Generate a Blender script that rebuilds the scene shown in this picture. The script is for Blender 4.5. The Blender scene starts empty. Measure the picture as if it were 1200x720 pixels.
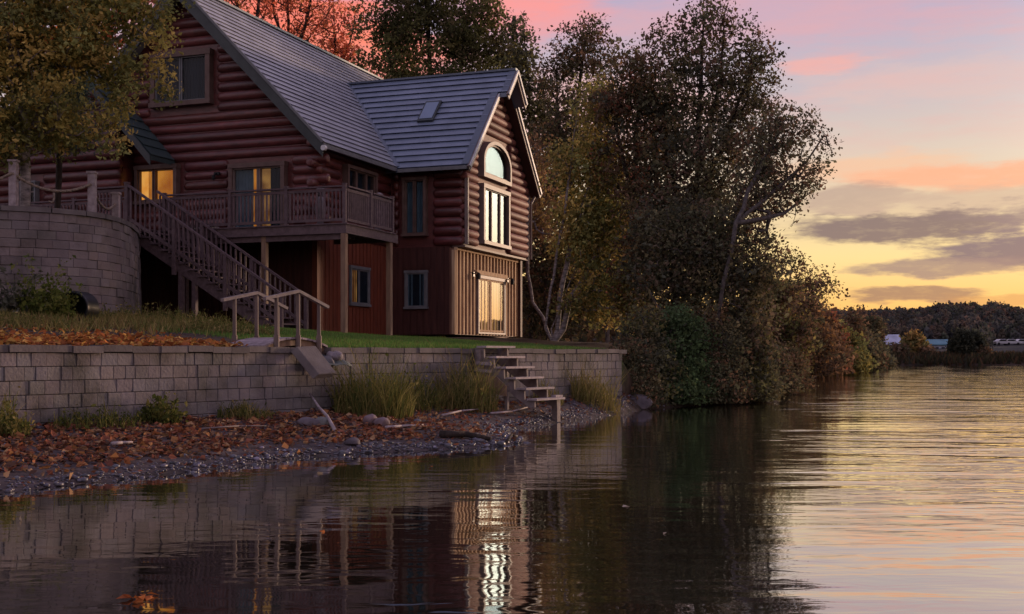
import bpy, math
import numpy as np
from mathutils import Vector, Matrix

R = math.radians
SC = bpy.context.scene
COL = SC.collection
F = 1400.0          # focal length in pixels of the 1200 px wide photograph
HC = 1.5            # eye height above the lake

def P(px, py, d):
    """a point at depth d that was measured at (px, py) in the photograph"""
    return np.array([(px - 600) / F * d, d, HC + (416 - py) / F * d])

def lin(r, g, b):
    f = lambda c: (c / 255 / 12.92) if c / 255 <= 0.04045 else ((c / 255 + 0.055) / 1.055) ** 2.4
    return (f(r), f(g), f(b), 1.0)

# ------------------------------------------------------------------ helpers
def tag(o, label=None, cat=None, group=None, kind=None):
    if label: o['label'] = label
    if cat: o['category'] = cat
    if group: o['group'] = group
    if kind: o['kind'] = kind
    return o

def empty(name, loc=(0, 0, 0), rz=0.0, label=None, cat=None, group=None):
    o = bpy.data.objects.new(name, None)
    COL.objects.link(o)
    o.location = loc
    o.rotation_euler = (0, 0, rz)
    o.empty_display_size = 0.2
    return tag(o, label, cat, group)

def link(name, me, mat=None, parent=None):
    o = bpy.data.objects.new(name, me)
    COL.objects.link(o)
    if mat is not None and len(me.materials) == 0:
        me.materials.append(mat)
    if parent is not None:
        o.parent = parent
    return o

def raw_mesh(name, V, faces_flat, counts, colors=None, smooth=False):
    V = np.asarray(V, dtype=np.float32)
    me = bpy.data.meshes.new(name)
    me.vertices.add(len(V))
    me.vertices.foreach_set('co', V.ravel())
    faces_flat = np.asarray(faces_flat, dtype=np.int32).ravel()
    counts = np.asarray(counts, dtype=np.int32)
    me.loops.add(len(faces_flat))
    me.loops.foreach_set('vertex_index', faces_flat)
    me.polygons.add(len(counts))
    starts = np.concatenate([[0], np.cumsum(counts)[:-1]]).astype(np.int32)
    me.polygons.foreach_set('loop_start', starts)
    me.polygons.foreach_set('loop_total', counts)
    me.polygons.foreach_set('use_smooth', np.full(len(counts), bool(smooth)))
    if colors is not None:
        at = me.color_attributes.new('tint', 'FLOAT_COLOR', 'POINT')
        c = np.ones((len(V), 4), dtype=np.float32)
        c[:, :3] = colors
        at.data.foreach_set('color', c.ravel())
    me.update(calc_edges=True)
    me.validate()
    return me

class MB:
    """collects shapes into one mesh"""
    def __init__(s):
        s.v = []; s.f = []; s.c = []; s.n = 0; s.tint = (1, 1, 1)
    def add(s, verts, faces):
        b = s.n
        for q in verts:
            s.v.append((float(q[0]), float(q[1]), float(q[2]))); s.c.append(s.tint)
        s.n += len(verts)
        for f in faces:
            s.f.append(tuple(i + b for i in f))
        return s
    def box(s, x0, x1, y0, y1, z0, z1):
        v = [(x, y, z) for z in (z0, z1) for y in (y0, y1) for x in (x0, x1)]
        return s.add(v, [(0, 2, 3, 1), (4, 5, 7, 6), (0, 1, 5, 4), (2, 6, 7, 3), (0, 4, 6, 2), (1, 3, 7, 5)])
    def bar(s, p, q, w, h, up=(0, 0, 1)):
        """a square bar from p to q, w across and h in the up direction"""
        p = Vector(p); q = Vector(q); d = (q - p).normalized(); up = Vector(up)
        a = d.cross(up)
        if a.length < 1e-4: a = d.cross(Vector((1, 0, 0)))
        a.normalize(); b = a.cross(d).normalized()
        a *= w / 2; b *= h / 2
        v = [p - a - b, p + a - b, p + a + b, p - a + b, q - a - b, q + a - b, q + a + b, q - a + b]
        return s.add(v, [(0, 3, 2, 1), (4, 5, 6, 7), (0, 1, 5, 4), (1, 2, 6, 5), (2, 3, 7, 6), (3, 0, 4, 7)])
    def tube(s, p, q, r0, r1=None, n=8, cap=True, dome=0.0):
        r1 = r0 if r1 is None else r1
        p = Vector(p); q = Vector(q); d = (q - p)
        L = d.length; d.normalize()
        a = d.cross(Vector((0, 0, 1)))
        if a.length < 1e-4: a = Vector((1, 0, 0))
        a.normalize(); b = a.cross(d)
        st = [(0, r0), (L, r1)]
        if dome > 0 and L > 2.2 * dome:
            st = [(0, r0 * .55), (dome * .4, r0 * .88), (dome, r0), (L - dome, r1), (L - dome * .4, r1 * .88), (L, r1 * .55)]
        v = []
        for t, r in st:
            for k in range(n):
                an = 2 * math.pi * k / n
                v.append(p + d * t + a * (math.cos(an) * r) + b * (math.sin(an) * r))
        f = []
        for j in range(len(st) - 1):
            for k in range(n):
                k2 = (k + 1) % n
                f.append((j * n + k, j * n + k2, (j + 1) * n + k2, (j + 1) * n + k))
        if cap:
            f.append(tuple(range(n - 1, -1, -1)))
            f.append(tuple((len(st) - 1) * n + k for k in range(n)))
        return s.add(v, f)
    def path(s, pts, r, n=6):
        for i in range(len(pts) - 1):
            s.tube(pts[i], pts[i + 1], r if not hasattr(r, '__len__') else r[i], r if not hasattr(r, '__len__') else r[i + 1], n)
        return s
    def prism(s, poly, off):
        """poly: list of 3-D points in order; extruded by the vector off"""
        n = len(poly); off = Vector(off)
        v = [Vector(q) for q in poly] + [Vector(q) + off for q in poly]
        f = [tuple(range(n)), tuple(range(2 * n - 1, n - 1, -1))]
        for k in range(n):
            k2 = (k + 1) % n
            f.append((k, n + k, n + k2, k2))
        return s.add(v, f)
    def lathe(s, c, prof, n=14):
        v = []; f = []
        for r, z in prof:
            for k in range(n):
                a = 2 * math.pi * k / n
                v.append((c[0] + r * math.cos(a), c[1] + r * math.sin(a), c[2] + z))
        for j in range(len(prof) - 1):
            for k in range(n):
                k2 = (k + 1) % n
                f.append((j * n + k, j * n + k2, (j + 1) * n + k2, (j + 1) * n + k))
        f.append(tuple(range(n - 1, -1, -1)))
        f.append(tuple((len(prof) - 1) * n + k for k in range(n)))
        return s.add(v, f)
    def build(s, name, mat, parent=None, smooth=False, auto=None):
        flat = [i for f in s.f for i in f]
        me = raw_mesh(name, np.array(s.v), flat, [len(f) for f in s.f], np.array(s.c), smooth)
        if auto is not None:
            me.polygons.foreach_set('use_smooth', np.ones(len(me.polygons), dtype=bool))
            me.set_sharp_from_angle(angle=R(auto))
        return link(name, me, mat, parent)

# ------------------------------------------------------------------ materials
def nodes_of(name):
    m = bpy.data.materials.new(name)
    m.use_nodes = True
    nt = m.node_tree
    for n in list(nt.nodes): nt.nodes.remove(n)
    return m, nt

def N(nt, t, **kw):
    n = nt.nodes.new(t)
    for k, v in kw.items():
        if k.startswith('i_'):
            n.inputs[k[2:].replace('_', ' ')].default_value = v
        else:
            setattr(n, k, v)
    return n

def surf(name, col, col2=None, scale=3.0, rough=0.7, bump=0.0, bscale=20.0, stretch=(1, 1, 1), spec=0.3, tint=False, metallic=0.0,
         detail=6.0, stain=None, stain_scale=1.2, stain_at=(0.5, 0.68)):
    m, nt = nodes_of(name)
    out = N(nt, 'ShaderNodeOutputMaterial')
    b = N(nt, 'ShaderNodeBsdfPrincipled')
    nt.links.new(b.outputs[0], out.inputs[0])
    b.inputs['Roughness'].default_value = rough
    b.inputs['Metallic'].default_value = metallic
    b.inputs['Specular IOR Level'].default_value = spec
    tc = N(nt, 'ShaderNodeTexCoord')
    mp = N(nt, 'ShaderNodeMapping'); mp.inputs['Scale'].default_value = stretch
    nt.links.new(tc.outputs['Object'], mp.inputs['Vector'])
    no = N(nt, 'ShaderNodeTexNoise'); no.inputs['Scale'].default_value = scale; no.inputs['Detail'].default_value = detail
    nt.links.new(mp.outputs[0], no.inputs['Vector'])
    c2 = col2 if col2 is not None else tuple(c * 0.6 for c in col[:3])
    mx = N(nt, 'ShaderNodeMix', data_type='RGBA')
    mr = N(nt, 'ShaderNodeMapRange'); mr.inputs[1].default_value = 0.32; mr.inputs[2].default_value = 0.68
    nt.links.new(no.outputs[0], mr.inputs[0])
    nt.links.new(mr.outputs[0], mx.inputs['Factor'])
    mx.inputs[6].default_value = (*col[:3], 1); mx.inputs[7].default_value = (*c2[:3], 1)
    last = mx.outputs[2]
    if stain is not None:
        n3 = N(nt, 'ShaderNodeTexNoise'); n3.inputs['Scale'].default_value = stain_scale; n3.inputs['Detail'].default_value = 9.0
        n3.inputs['Roughness'].default_value = 0.65
        nt.links.new(mp.outputs[0], n3.inputs['Vector'])
        mr3 = N(nt, 'ShaderNodeMapRange'); mr3.inputs[1].default_value = stain_at[0]; mr3.inputs[2].default_value = stain_at[1]
        nt.links.new(n3.outputs[0], mr3.inputs[0])
        m3 = N(nt, 'ShaderNodeMix', data_type='RGBA')
        nt.links.new(mr3.outputs[0], m3.inputs['Factor'])
        nt.links.new(last, m3.inputs[6]); m3.inputs[7].default_value = (*stain[:3], 1)
        last = m3.outputs[2]
    if tint:
        at = N(nt, 'ShaderNodeAttribute', attribute_name='tint')
        mm = N(nt, 'ShaderNodeMix', data_type='RGBA', blend_type='MULTIPLY'); mm.inputs['Factor'].default_value = 1.0
        nt.links.new(last, mm.inputs[6]); nt.links.new(at.outputs['Color'], mm.inputs[7])
        last = mm.outputs[2]
    nt.links.new(last, b.inputs['Base Color'])
    if bump > 0:
        n2 = N(nt, 'ShaderNodeTexNoise'); n2.inputs['Scale'].default_value = bscale; n2.inputs['Detail'].default_value = 5
        nt.links.new(mp.outputs[0], n2.inputs['Vector'])
        bp = N(nt, 'ShaderNodeBump'); bp.inputs['Strength'].default_value = 1.0; bp.inputs['Distance'].default_value = bump
        nt.links.new(n2.outputs[0], bp.inputs['Height']); nt.links.new(bp.outputs[0], b.inputs['Normal'])
    return m

def leaf_mat(name, trans=0.35):
    m, nt = nodes_of(name)
    out = N(nt, 'ShaderNodeOutputMaterial')
    at = N(nt, 'ShaderNodeAttribute', attribute_name='tint')
    d = N(nt, 'ShaderNodeBsdfDiffuse'); t = N(nt, 'ShaderNodeBsdfTranslucent')
    nt.links.new(at.outputs['Color'], d.inputs[0]); nt.links.new(at.outputs['Color'], t.inputs[0])
    mx = N(nt, 'ShaderNodeMixShader'); mx.inputs[0].default_value = trans
    nt.links.new(d.outputs[0], mx.inputs[1]); nt.links.new(t.outputs[0], mx.inputs[2])
    nt.links.new(mx.outputs[0], out.inputs[0])
    return m

def glass_mat(name, ior=2.0, tint=(0.8, 0.85, 0.88)):
    m, nt = nodes_of(name)
    out = N(nt, 'ShaderNodeOutputMaterial')
    fr = N(nt, 'ShaderNodeFresnel'); fr.inputs[0].default_value = ior
    tr = N(nt, 'ShaderNodeBsdfTransparent'); tr.inputs[0].default_value = (*tint, 1)
    gl = N(nt, 'ShaderNodeBsdfGlossy'); gl.inputs['Roughness'].default_value = 0.015
    tc = N(nt, 'ShaderNodeTexCoord'); no = N(nt, 'ShaderNodeTexNoise'); no.inputs['Scale'].default_value = 1.3; no.inputs['Detail'].default_value = 1
    bp = N(nt, 'ShaderNodeBump'); bp.inputs['Distance'].default_value = 0.0006
    nt.links.new(tc.outputs['Object'], no.inputs['Vector']); nt.links.new(no.outputs[0], bp.inputs['Height']); nt.links.new(bp.outputs[0], gl.inputs['Normal'])
    mx = N(nt, 'ShaderNodeMixShader')
    ge = N(nt, 'ShaderNodeNewGeometry'); iv = N(nt, 'ShaderNodeMath', operation='SUBTRACT'); iv.inputs[0].default_value = 1.0
    nt.links.new(ge.outputs['Backfacing'], iv.inputs[1])
    fm = N(nt, 'ShaderNodeMath', operation='MULTIPLY'); nt.links.new(fr.outputs[0], fm.inputs[0]); nt.links.new(iv.outputs[0], fm.inputs[1])
    nt.links.new(fm.outputs[0], mx.inputs[0]); nt.links.new(tr.outputs[0], mx.inputs[1]); nt.links.new(gl.outputs[0], mx.inputs[2])
    nt.links.new(mx.outputs[0], out.inputs[0])
    return m

def glow_mat(name, col, strength, col2=None, scale=2.0):
    m, nt = nodes_of(name)
    out = N(nt, 'ShaderNodeOutputMaterial'); e = N(nt, 'ShaderNodeEmission')
    tc = N(nt, 'ShaderNodeTexCoord'); no = N(nt, 'ShaderNodeTexNoise'); no.inputs['Scale'].default_value = scale
    nt.links.new(tc.outputs['Object'], no.inputs['Vector'])
    mx = N(nt, 'ShaderNodeMix', data_type='RGBA')
    mr = N(nt, 'ShaderNodeMapRange'); mr.inputs[1].default_value = .35; mr.inputs[2].default_value = .65
    nt.links.new(no.outputs[0], mr.inputs[0]); nt.links.new(mr.outputs[0], mx.inputs['Factor'])
    c2 = col2 or tuple(c * .55 for c in col)
    mx.inputs[6].default_value = (*col, 1); mx.inputs[7].default_value = (*c2, 1)
    nt.links.new(mx.outputs[2], e.inputs[0]); e.inputs[1].default_value = strength
    nt.links.new(e.outputs[0], out.inputs[0])
    return m

M = {}
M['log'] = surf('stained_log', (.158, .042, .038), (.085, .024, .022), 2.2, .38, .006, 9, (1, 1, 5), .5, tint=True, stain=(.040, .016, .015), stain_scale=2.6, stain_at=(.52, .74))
M['log_lit'] = surf('sunlit_log', (.225, .085, .066), (.130, .046, .038), 2.2, .6, .006, 9, (1, 1, 5), .16, tint=True, stain=(.045, .018, .016), stain_scale=2.6, stain_at=(.52, .74))  # paler copy of the stained log, with the sunset light put into its colour
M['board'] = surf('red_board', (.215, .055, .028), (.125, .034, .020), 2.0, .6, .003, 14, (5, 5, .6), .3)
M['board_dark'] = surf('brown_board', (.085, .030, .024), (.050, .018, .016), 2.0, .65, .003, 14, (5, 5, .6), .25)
M['batten'] = surf('pale_board', (.62, .43, .27), (.37, .22, .13), 2.0, .75, .003, 14, (5, 5, .5), .1)
M['batten_gap'] = surf('faded_board', (.26, .13, .085), (.14, .06, .04), 2.0, .65, .003, 14, (5, 5, .5), .3)
M['trim'] = surf('brown_trim', (.16, .10, .085), (.10, .06, .05), 4, .6, .002, 30)
M['trim_grey'] = surf('grey_trim', (.19, .19, .20), (.13, .13, .14), 4, .6, .002, 30)
M['trim_pale'] = surf('pale_trim', (.25, .19, .17), (.17, .12, .11), 4, .55, .002, 30)
M['fascia'] = surf('dark_fascia', (.060, .068, .070), (.040, .046, .048), 3, .5, .001, 30)
M['fascia_pale'] = surf('pale_fascia', (.58, .57, .58), (.44, .43, .44), 4, .5, .001, 30)
M['roof'] = surf('ribbed_metal_roof', (.38, .385, .42), (.28, .285, .32), 1.5, .36, .002, 30, (1, 1, 1), .5, tint=True)
M['roof_trim'] = surf('roof_flashing', (.10, .125, .175), (.08, .10, .14), 2, .4, .001, 20, spec=.5)
M['soffit'] = surf('dark_soffit', (.085, .035, .030), (.055, .022, .020), 2, .7)
M['deck_wood'] = surf('aged_deck_wood', (.155, .105, .115), (.095, .062, .070), 3, .65, .003, 18, (3, 3, 3), .3, tint=True)
M['deck_post'] = surf('deck_post_wood', (.30, .19, .125), (.19, .115, .08), 3, .65, .003, 18, (4, 4, .7), .3)
M['grey_wood'] = surf('weathered_grey_wood', (.40, .33, .34), (.24, .19, .20), 3, .7, .004, 18, (3, 3, 3), .25, tint=True)
M['rail_wood'] = surf('weathered_rail_wood', (.25, .20, .195), (.16, .125, .125), 3, .7, .004, 18, (3, 3, 3), .25)
M['rail_post'] = surf('weathered_rail_post', (.20, .145, .125), (.12, .088, .08), 3, .7, .004, 18, (3, 3, .8), .25)
M['stone'] = surf('concrete_block', (.235, .208, .212), (.155, .134, .138), 1.3, .85, .012, 22, (1, 1, 1), .2, tint=True, stain=(.075, .068, .058), stain_scale=1.1, stain_at=(.46, .70))
M['stone2'] = surf('terrace_block', (.235, .195, .195), (.150, .122, .125), 1.0, .85, .012, 18, (1, 1, 1), .2, tint=True, stain=(.06, .052, .05), stain_scale=.7, stain_at=(.45, .7))
M['coping'] = surf('coping_stone', (.18, .155, .155), (.12, .10, .10), 2.5, .85, .008, 25, spec=.2, tint=True)
M['rock'] = surf('grey_rock', (.30, .25, .26), (.16, .135, .145), 5, .75, .01, 15, spec=.3, tint=True)
M['pebble'] = surf('wet_pebble', (.105, .098, .118), (.05, .047, .06), 9, .42, .002, 60, spec=.5, tint=True)
M['glass'] = glass_mat('window_glass', 2.3)
M['glass_dim'] = glass_mat('shaded_glass', 1.32)
M['dark_room'] = surf('dim_room', (.020, .024, .036), (.010, .012, .018), 1.5, .8)
M['blind'] = surf('drawn_blind', (.34, .34, .30), (.22, .22, .21), 1, .8)
M['curtain'] = surf('grey_curtain', (.14, .19, .22), (.09, .13, .155), 3, .8)
M['glow'] = glow_mat('lamplit_room', (.95, .33, .035), .62, (.55, .13, .012), 1.6)
M['glow_soft'] = glow_mat('dim_lamplit_room', (.70, .32, .085), .42, (.22, .07, .02), 1.9)
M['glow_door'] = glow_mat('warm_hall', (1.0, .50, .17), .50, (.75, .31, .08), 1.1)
M['glow_curtain'] = glow_mat('lamplit_curtain', (1.0, .42, .085), .95, (.9, .30, .045), 3)
M['black'] = surf('black_metal', (.012, .012, .014), (.008, .008, .009), 4, .45)
M['white'] = surf('white_paint', (.72, .70, .70), (.55, .53, .53), 4, .6)
M['rope'] = surf('hemp_rope', (.30, .235, .19), (.19, .145, .12), 30, .9, .004, 60)
M['bark'] = surf('dark_bark', (.060, .046, .040), (.032, .025, .022), 6, .9, .012, 14, (3, 3, .8), .1)
M['birch'] = surf('birch_bark', (.36, .31, .30), (.10, .085, .082), 5, .8, .004, 20, (1.2, 1.2, 3), .2)
M['bark_mid'] = surf('grey_brown_bark', (.125, .105, .098), (.055, .046, .044), 5, .85, .006, 14, (2, 2, .9), .15)
M['bark_pale'] = surf('pale_bark', (.20, .165, .155), (.085, .068, .064), 5, .85, .006, 14, (2, 2, .9), .15)
M['leaf'] = leaf_mat('foliage')
M['needle'] = leaf_mat('needles', .1)
M['litter'] = leaf_mat('fallen_leaf', .15)
M['culvert'] = surf('black_plastic', (.012, .013, .018), (.008, .008, .01), 5, .35)
M['tarp'] = surf('bluish_cloth', (.10, .12, .13), (.05, .06, .065), 8, .75, .006, 20)

# ------------------------------------------------------------------ camera and view
cam = bpy.data.cameras.new('camera'); co = bpy.data.objects.new('camera', cam); COL.objects.link(co)
co.location = (0, 0, HC); co.rotation_euler = (R(90), 0, 0)
cam.sensor_width = 36; cam.lens = 36 * F / 1200; cam.shift_y = 56 / 1200
cam.clip_start = .1; cam.clip_end = 6000
SC.camera = co
SC.view_settings.view_transform = 'Standard'; SC.view_settings.look = 'None'
SC.view_settings.exposure = 0.2; SC.view_settings.gamma = 1.0
SC.cycles.use_denoising = True
SC.cycles.max_bounces = 7; SC.cycles.diffuse_bounces = 3; SC.cycles.glossy_bounces = 4; SC.cycles.transparent_max_bounces = 8
SC.cycles.caustics_reflective = False; SC.cycles.caustics_refractive = False
SC.cycles.sample_clamp_indirect = 4.0

# ------------------------------------------------------------------ world: dusk sky
SUN_AZ, SUN_EL = 46.0, 4.6
GLOW_AZ = 43.0
w = bpy.data.worlds.new('World'); SC.world = w; w.use_nodes = True
nt = w.node_tree
for n in list(nt.nodes): nt.nodes.remove(n)
L = nt.links.new
def mth(op, a, b=None, c=None, clamp=False):
    n = nt.nodes.new('ShaderNodeMath'); n.operation = op; n.use_clamp = clamp
    for i, q in enumerate((a, b, c)):
        if q is None: continue
        if isinstance(q, (int, float)): n.inputs[i].default_value = q
        else: L(q, n.inputs[i])
    return n.outputs[0]
def mixc(fac, a, b, mode='MIX'):
    n = nt.nodes.new('ShaderNodeMix'); n.data_type = 'RGBA'; n.blend_type = mode
    for i, q in ((0, fac), (6, a), (7, b)):
        if isinstance(q, (int, float)): n.inputs[i].default_value = q
        elif isinstance(q, tuple): n.inputs[i].default_value = q
        else: L(q, n.inputs[i])
    return n.outputs[2]
def ramp(x, stops, lo, hi):
    t = mth('DIVIDE', mth('SUBTRACT', x, lo), hi - lo, clamp=True)
    n = nt.nodes.new('ShaderNodeValToRGB'); L(t, n.inputs[0])
    cr = n.color_ramp
    for i, (e, c) in enumerate(stops):
        pos = (e - lo) / (hi - lo)
        if i < 2: el_ = cr.elements[i]; el_.position = pos
        else: el_ = cr.elements.new(pos)
        el_.color = c
    return n.outputs[0]
tc = nt.nodes.new('ShaderNodeTexCoord')
sp = nt.nodes.new('ShaderNodeSeparateXYZ'); L(tc.outputs['Generated'], sp.inputs[0])
DEG = 180 / math.pi
az = mth('MULTIPLY', mth('ARCTAN2', sp.outputs[0], sp.outputs[1]), DEG)
el = mth('MULTIPLY', mth('ARCSINE', mth('MAXIMUM', mth('MINIMUM', sp.outputs[2], 1.0), -1.0)), DEG)
def skynoise(sx, sy, detail, rough=.55, off=0.0):
    cb = nt.nodes.new('ShaderNodeCombineXYZ')
    L(mth('MULTIPLY', az, sx), cb.inputs[0]); L(mth('MULTIPLY', el, sy), cb.inputs[1]); cb.inputs[2].default_value = off
    n = nt.nodes.new('ShaderNodeTexNoise'); n.inputs['Scale'].default_value = 1.0; n.inputs['Detail'].default_value = detail
    n.inputs['Roughness'].default_value = rough; L(cb.outputs[0], n.inputs['Vector'])
    return n.outputs[0]
front = ramp(el, [(-2, lin(200, 130, 70)), (0.5, lin(238, 168, 100)), (2.4, lin(248, 194, 114)), (4.6, lin(247, 216, 150)),
                  (6.6, lin(226, 200, 160)), (9.0, lin(216, 196, 178)), (12.0, lin(194, 180, 186)), (16.0, lin(178, 166, 192)),
                  (26, lin(166, 152, 186)), (45, lin(152, 146, 180)), (90, lin(136, 136, 176))], -2, 90)
back = ramp(el, [(-2, lin(150, 136, 146)), (3, lin(180, 160, 170)), (10, lin(206, 184, 192)), (24, lin(196, 182, 200)), (45, lin(166, 160, 188)), (90, lin(136, 136, 176))], -2, 90)
daz = mth('ABSOLUTE', mth('SUBTRACT', az, SUN_AZ))
daz = mth('MINIMUM', daz, mth('SUBTRACT', 360.0, daz))
wf = mth('SUBTRACT', 1.0, mth('DIVIDE', mth('SUBTRACT', daz, 55.0), 75.0, clamp=True))
wf = mth('SMOOTH_MIN', wf, 1.0, .1)
sky = mixc(wf, back, front)
# sunset glow low in the west, to the right of the view
gx = mth('DIVIDE', mth('SUBTRACT', az, GLOW_AZ), 9.0); gy = mth('DIVIDE', mth('SUBTRACT', el, 2.0), 8.0)
g = mth('POWER', 2.718, mth('MULTIPLY', -1.0, mth('ADD', mth('MULTIPLY', gx, gx), mth('MULTIPLY', gy, gy))))
sky = mixc(1.0, sky, mixc(g, (0, 0, 0, 1), (1.5, .70, .16, 1)), 'ADD')
gx2 = mth('DIVIDE', mth('SUBTRACT', az, GLOW_AZ), 9.0); gy2 = mth('DIVIDE', mth('SUBTRACT', el, 11.0), 6.0)
g2 = mth('POWER', 2.718, mth('MULTIPLY', -1.0, mth('ADD', mth('MULTIPLY', gx2, gx2), mth('MULTIPLY', gy2, gy2))))
sky = mixc(1.0, sky, mixc(g2, (0, 0, 0, 1), (6.4, 6.8, 5.5, 1)), 'ADD')
n_big = skynoise(.16, .75, 7, .6, 0.0)
n_fine = skynoise(.42, 1.9, 6, .6, 4.3)
n_x = skynoise(.30, 1.3, 5, .55, 9.1)
# broad washes of pink high cloud
wash = mth('MULTIPLY', mth('DIVIDE', mth('SUBTRACT', n_big, .46), .20, clamp=True), mth('DIVIDE', mth('SUBTRACT', el, 7.0), 5.0, clamp=True))
wash = mth('MULTIPLY', wash, wf)
sky = mixc(mth('MULTIPLY', wash, .40), sky, lin(232, 164, 160))
n_var = skynoise(.9, 3.6, 7, .62, 14.7)
def cloud(px, py, rx, ry, col, amt=1.0, rag=.9, soft=.5):
    global sky
    a0 = math.degrees(math.atan((px - 600) / F)); e0 = math.degrees(math.atan((416 - py) / math.hypot(F, px - 600)))
    k = DEG / F
    u = mth('DIVIDE', mth('SUBTRACT', az, a0), rx * k)
    v = mth('DIVIDE', mth('ADD', mth('SUBTRACT', el, e0), mth('MULTIPLY', mth('SUBTRACT', n_x, .5), 1.1)), ry * k)
    # flat base, billowing top
    r = mth('SQRT', mth('ADD', mth('MULTIPLY', u, u), mth('MULTIPLY', v, v)))
    r = mth('ADD', r, mth('MULTIPLY', mth('SUBTRACT', n_fine, .5), rag * 2))
    m = mth('DIVIDE', mth('SUBTRACT', 1.0 + soft * .4, r), soft, clamp=True)
    m = mth('MULTIPLY', mth('MULTIPLY', m, m), mth('SUBTRACT', 3.0, mth('MULTIPLY', m, 2.0)))
    tex = mth('ADD', .55, mth('MULTIPLY', n_var, .9), clamp=True)
    sky = mixc(mth('MULTIPLY', mth('MULTIPLY', m, amt), tex), sky, lin(*col))
cloud(330, 30, 150, 52, (250, 124, 100), 1.0, .7, .8)
cloud(430, 70, 120, 40, (250, 134, 108), .8, .7, .8)
cloud(395, -20, 60, 18, (206, 170, 190), .8, .8, .7)
cloud(620, 5, 90, 40, (246, 150, 146), .95, .6, .9)
cloud(700, 130, 150, 46, (236, 176, 170), .6, .8, .9)
cloud(962, 76, 46, 10, (242, 168, 156), .65, .9, .8)
cloud(900, 20, 260, 34, (216, 162, 172), .55, .7, .9)
cloud(1100, 95, 150, 22, (222, 184, 176), .5, .8, .9)
cloud(1010, 197, 110, 16, (240, 186, 150), .7, .7, .8)
cloud(1150, 206, 150, 14, (244, 172, 136), .9, .6, .8)
cloud(1010, 232, 70, 17, (176, 148, 138), .75, .9, .7)
cloud(1130, 235, 120, 18, (200, 170, 150), .7, .9, .8)
cloud(1055, 267, 125, 17, (118, 98, 106), .95, .8, .55)
cloud(1195, 292, 95, 20, (112, 96, 116), .95, .7, .5)
cloud(1110, 314, 110, 9, (142, 118, 122), .85, .7, .6)
cloud(1060, 346, 72, 11, (150, 116, 104), .9, .7, .5)
cloud(1180, 352, 60, 5, (196, 142, 96), .6, .7, .8)
cloud(1330, 250, 150, 22, (140, 118, 124), .8, .8, .6)
cloud(1480, 320, 130, 12, (170, 130, 110), .7, .8, .6)
hs = nt.nodes.new('ShaderNodeHueSaturation'); hs.inputs['Saturation'].default_value = 1.0; hs.inputs['Value'].default_value = 1.0
L(sky, hs.inputs['Color'])
bg = nt.nodes.new('ShaderNodeBackground'); L(hs.outputs[0], bg.inputs[0]); bg.inputs[1].default_value = 0.91
st = nt.nodes.new('ShaderNodeTexSky'); st.sky_type = 'NISHITA'; st.sun_disc = False
st.sun_elevation = R(2.0); st.sun_rotation = R(SUN_AZ); st.air_density = 1.0; st.dust_density = 1.0
bg2 = nt.nodes.new('ShaderNodeBackground'); L(st.outputs[0], bg2.inputs[0]); bg2.inputs[1].default_value = 0.02
ad = nt.nodes.new('ShaderNodeAddShader'); L(bg.outputs[0], ad.inputs[0]); L(bg2.outputs[0], ad.inputs[1])
wo = nt.nodes.new('ShaderNodeOutputWorld'); L(ad.outputs[0], wo.inputs[0])

sl = bpy.data.lights.new('sun', 'SUN'); so = bpy.data.objects.new('sun', sl); COL.objects.link(so)
sl.energy = 2.5; sl.angle = R(5); sl.color = (1.0, .66, .44)
dv = Vector((math.sin(R(SUN_AZ)) * math.cos(R(SUN_EL)), math.cos(R(SUN_AZ)) * math.cos(R(SUN_EL)), math.sin(R(SUN_EL))))
so.rotation_euler = dv.to_track_quat('Z', 'Y').to_euler()
so.location = (60, 60, 30)

# ------------------------------------------------------------------ ground
WO = np.array([-7.2, 16.8]); WS = np.array([.547, .837]); WN = np.array([.837, -.547])   # lake wall: origin, along, outward
WALL_END = 18.6
def wall_pt(s, p=0.0, z=0.0):
    q = WO + WS * s - WN * p
    return np.array([q[0], q[1], z])
def wp(px, py):
    d = HC * F / (py - 416.0); return ((px - 600) / F * d, d)
LAKE = [(-30, -14), (-17, 2.0), (-10.2, 8.0), wp(-200, 600), wp(-60, 584), wp(0, 578), wp(100, 567), wp(200, 556), wp(300, 544), wp(360, 536), wp(420, 532), wp(480, 529),
        wp(540, 526), wp(590, 523), wp(612, 519), wp(606, 512), wp(586, 509), wp(604, 503.5), wp(650, 496), wp(700, 489), wp(755, 479.5), wp(810, 475.5), (8.6, 38.5), (9.6, 45),
        (13.4, 56), (15.5, 66), (20.5, 82), (31, 112), (44, 148), (52, 170), (70, 177), (100, 180), (150, 181), (230, 176), (420, 150), (600, 0), (420, -300), (-80, -300)]
LP = np.array(LAKE)
def shore_dist(X, Y):
    """signed distance to the waterline: positive on land"""
    best = np.full(X.shape, 1e9); inside = np.zeros(X.shape, bool)
    for i in range(len(LP)):
        a = LP[i]; b = LP[(i + 1) % len(LP)]; ab = b - a
        t = np.clip(((X - a[0]) * ab[0] + (Y - a[1]) * ab[1]) / (ab @ ab), 0, 1)
        best = np.minimum(best, np.hypot(X - a[0] - t * ab[0], Y - a[1] - t * ab[1]))
        if a[1] != b[1]:
            c = ((a[1] > Y) != (b[1] > Y)) & (X < (b[0] - a[0]) * (Y - a[1]) / (b[1] - a[1]) + a[0])
            inside ^= c
    return np.where(inside, -best, best)
def vnoise(X, Y, sc, seed=0):
    r = np.random.default_rng(seed)
    z = np.zeros_like(X)
    for k in range(6):
        a = r.uniform(0, 6.28); f = r.uniform(.6, 1.6) / sc; ph = r.uniform(0, 6.28)
        z += np.sin((X * math.cos(a) + Y * math.sin(a)) * f * 6.28 + ph)
    return z / 6
def sm(x): x = np.clip(x, 0, 1); return x * x * (3 - 2 * x)
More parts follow.
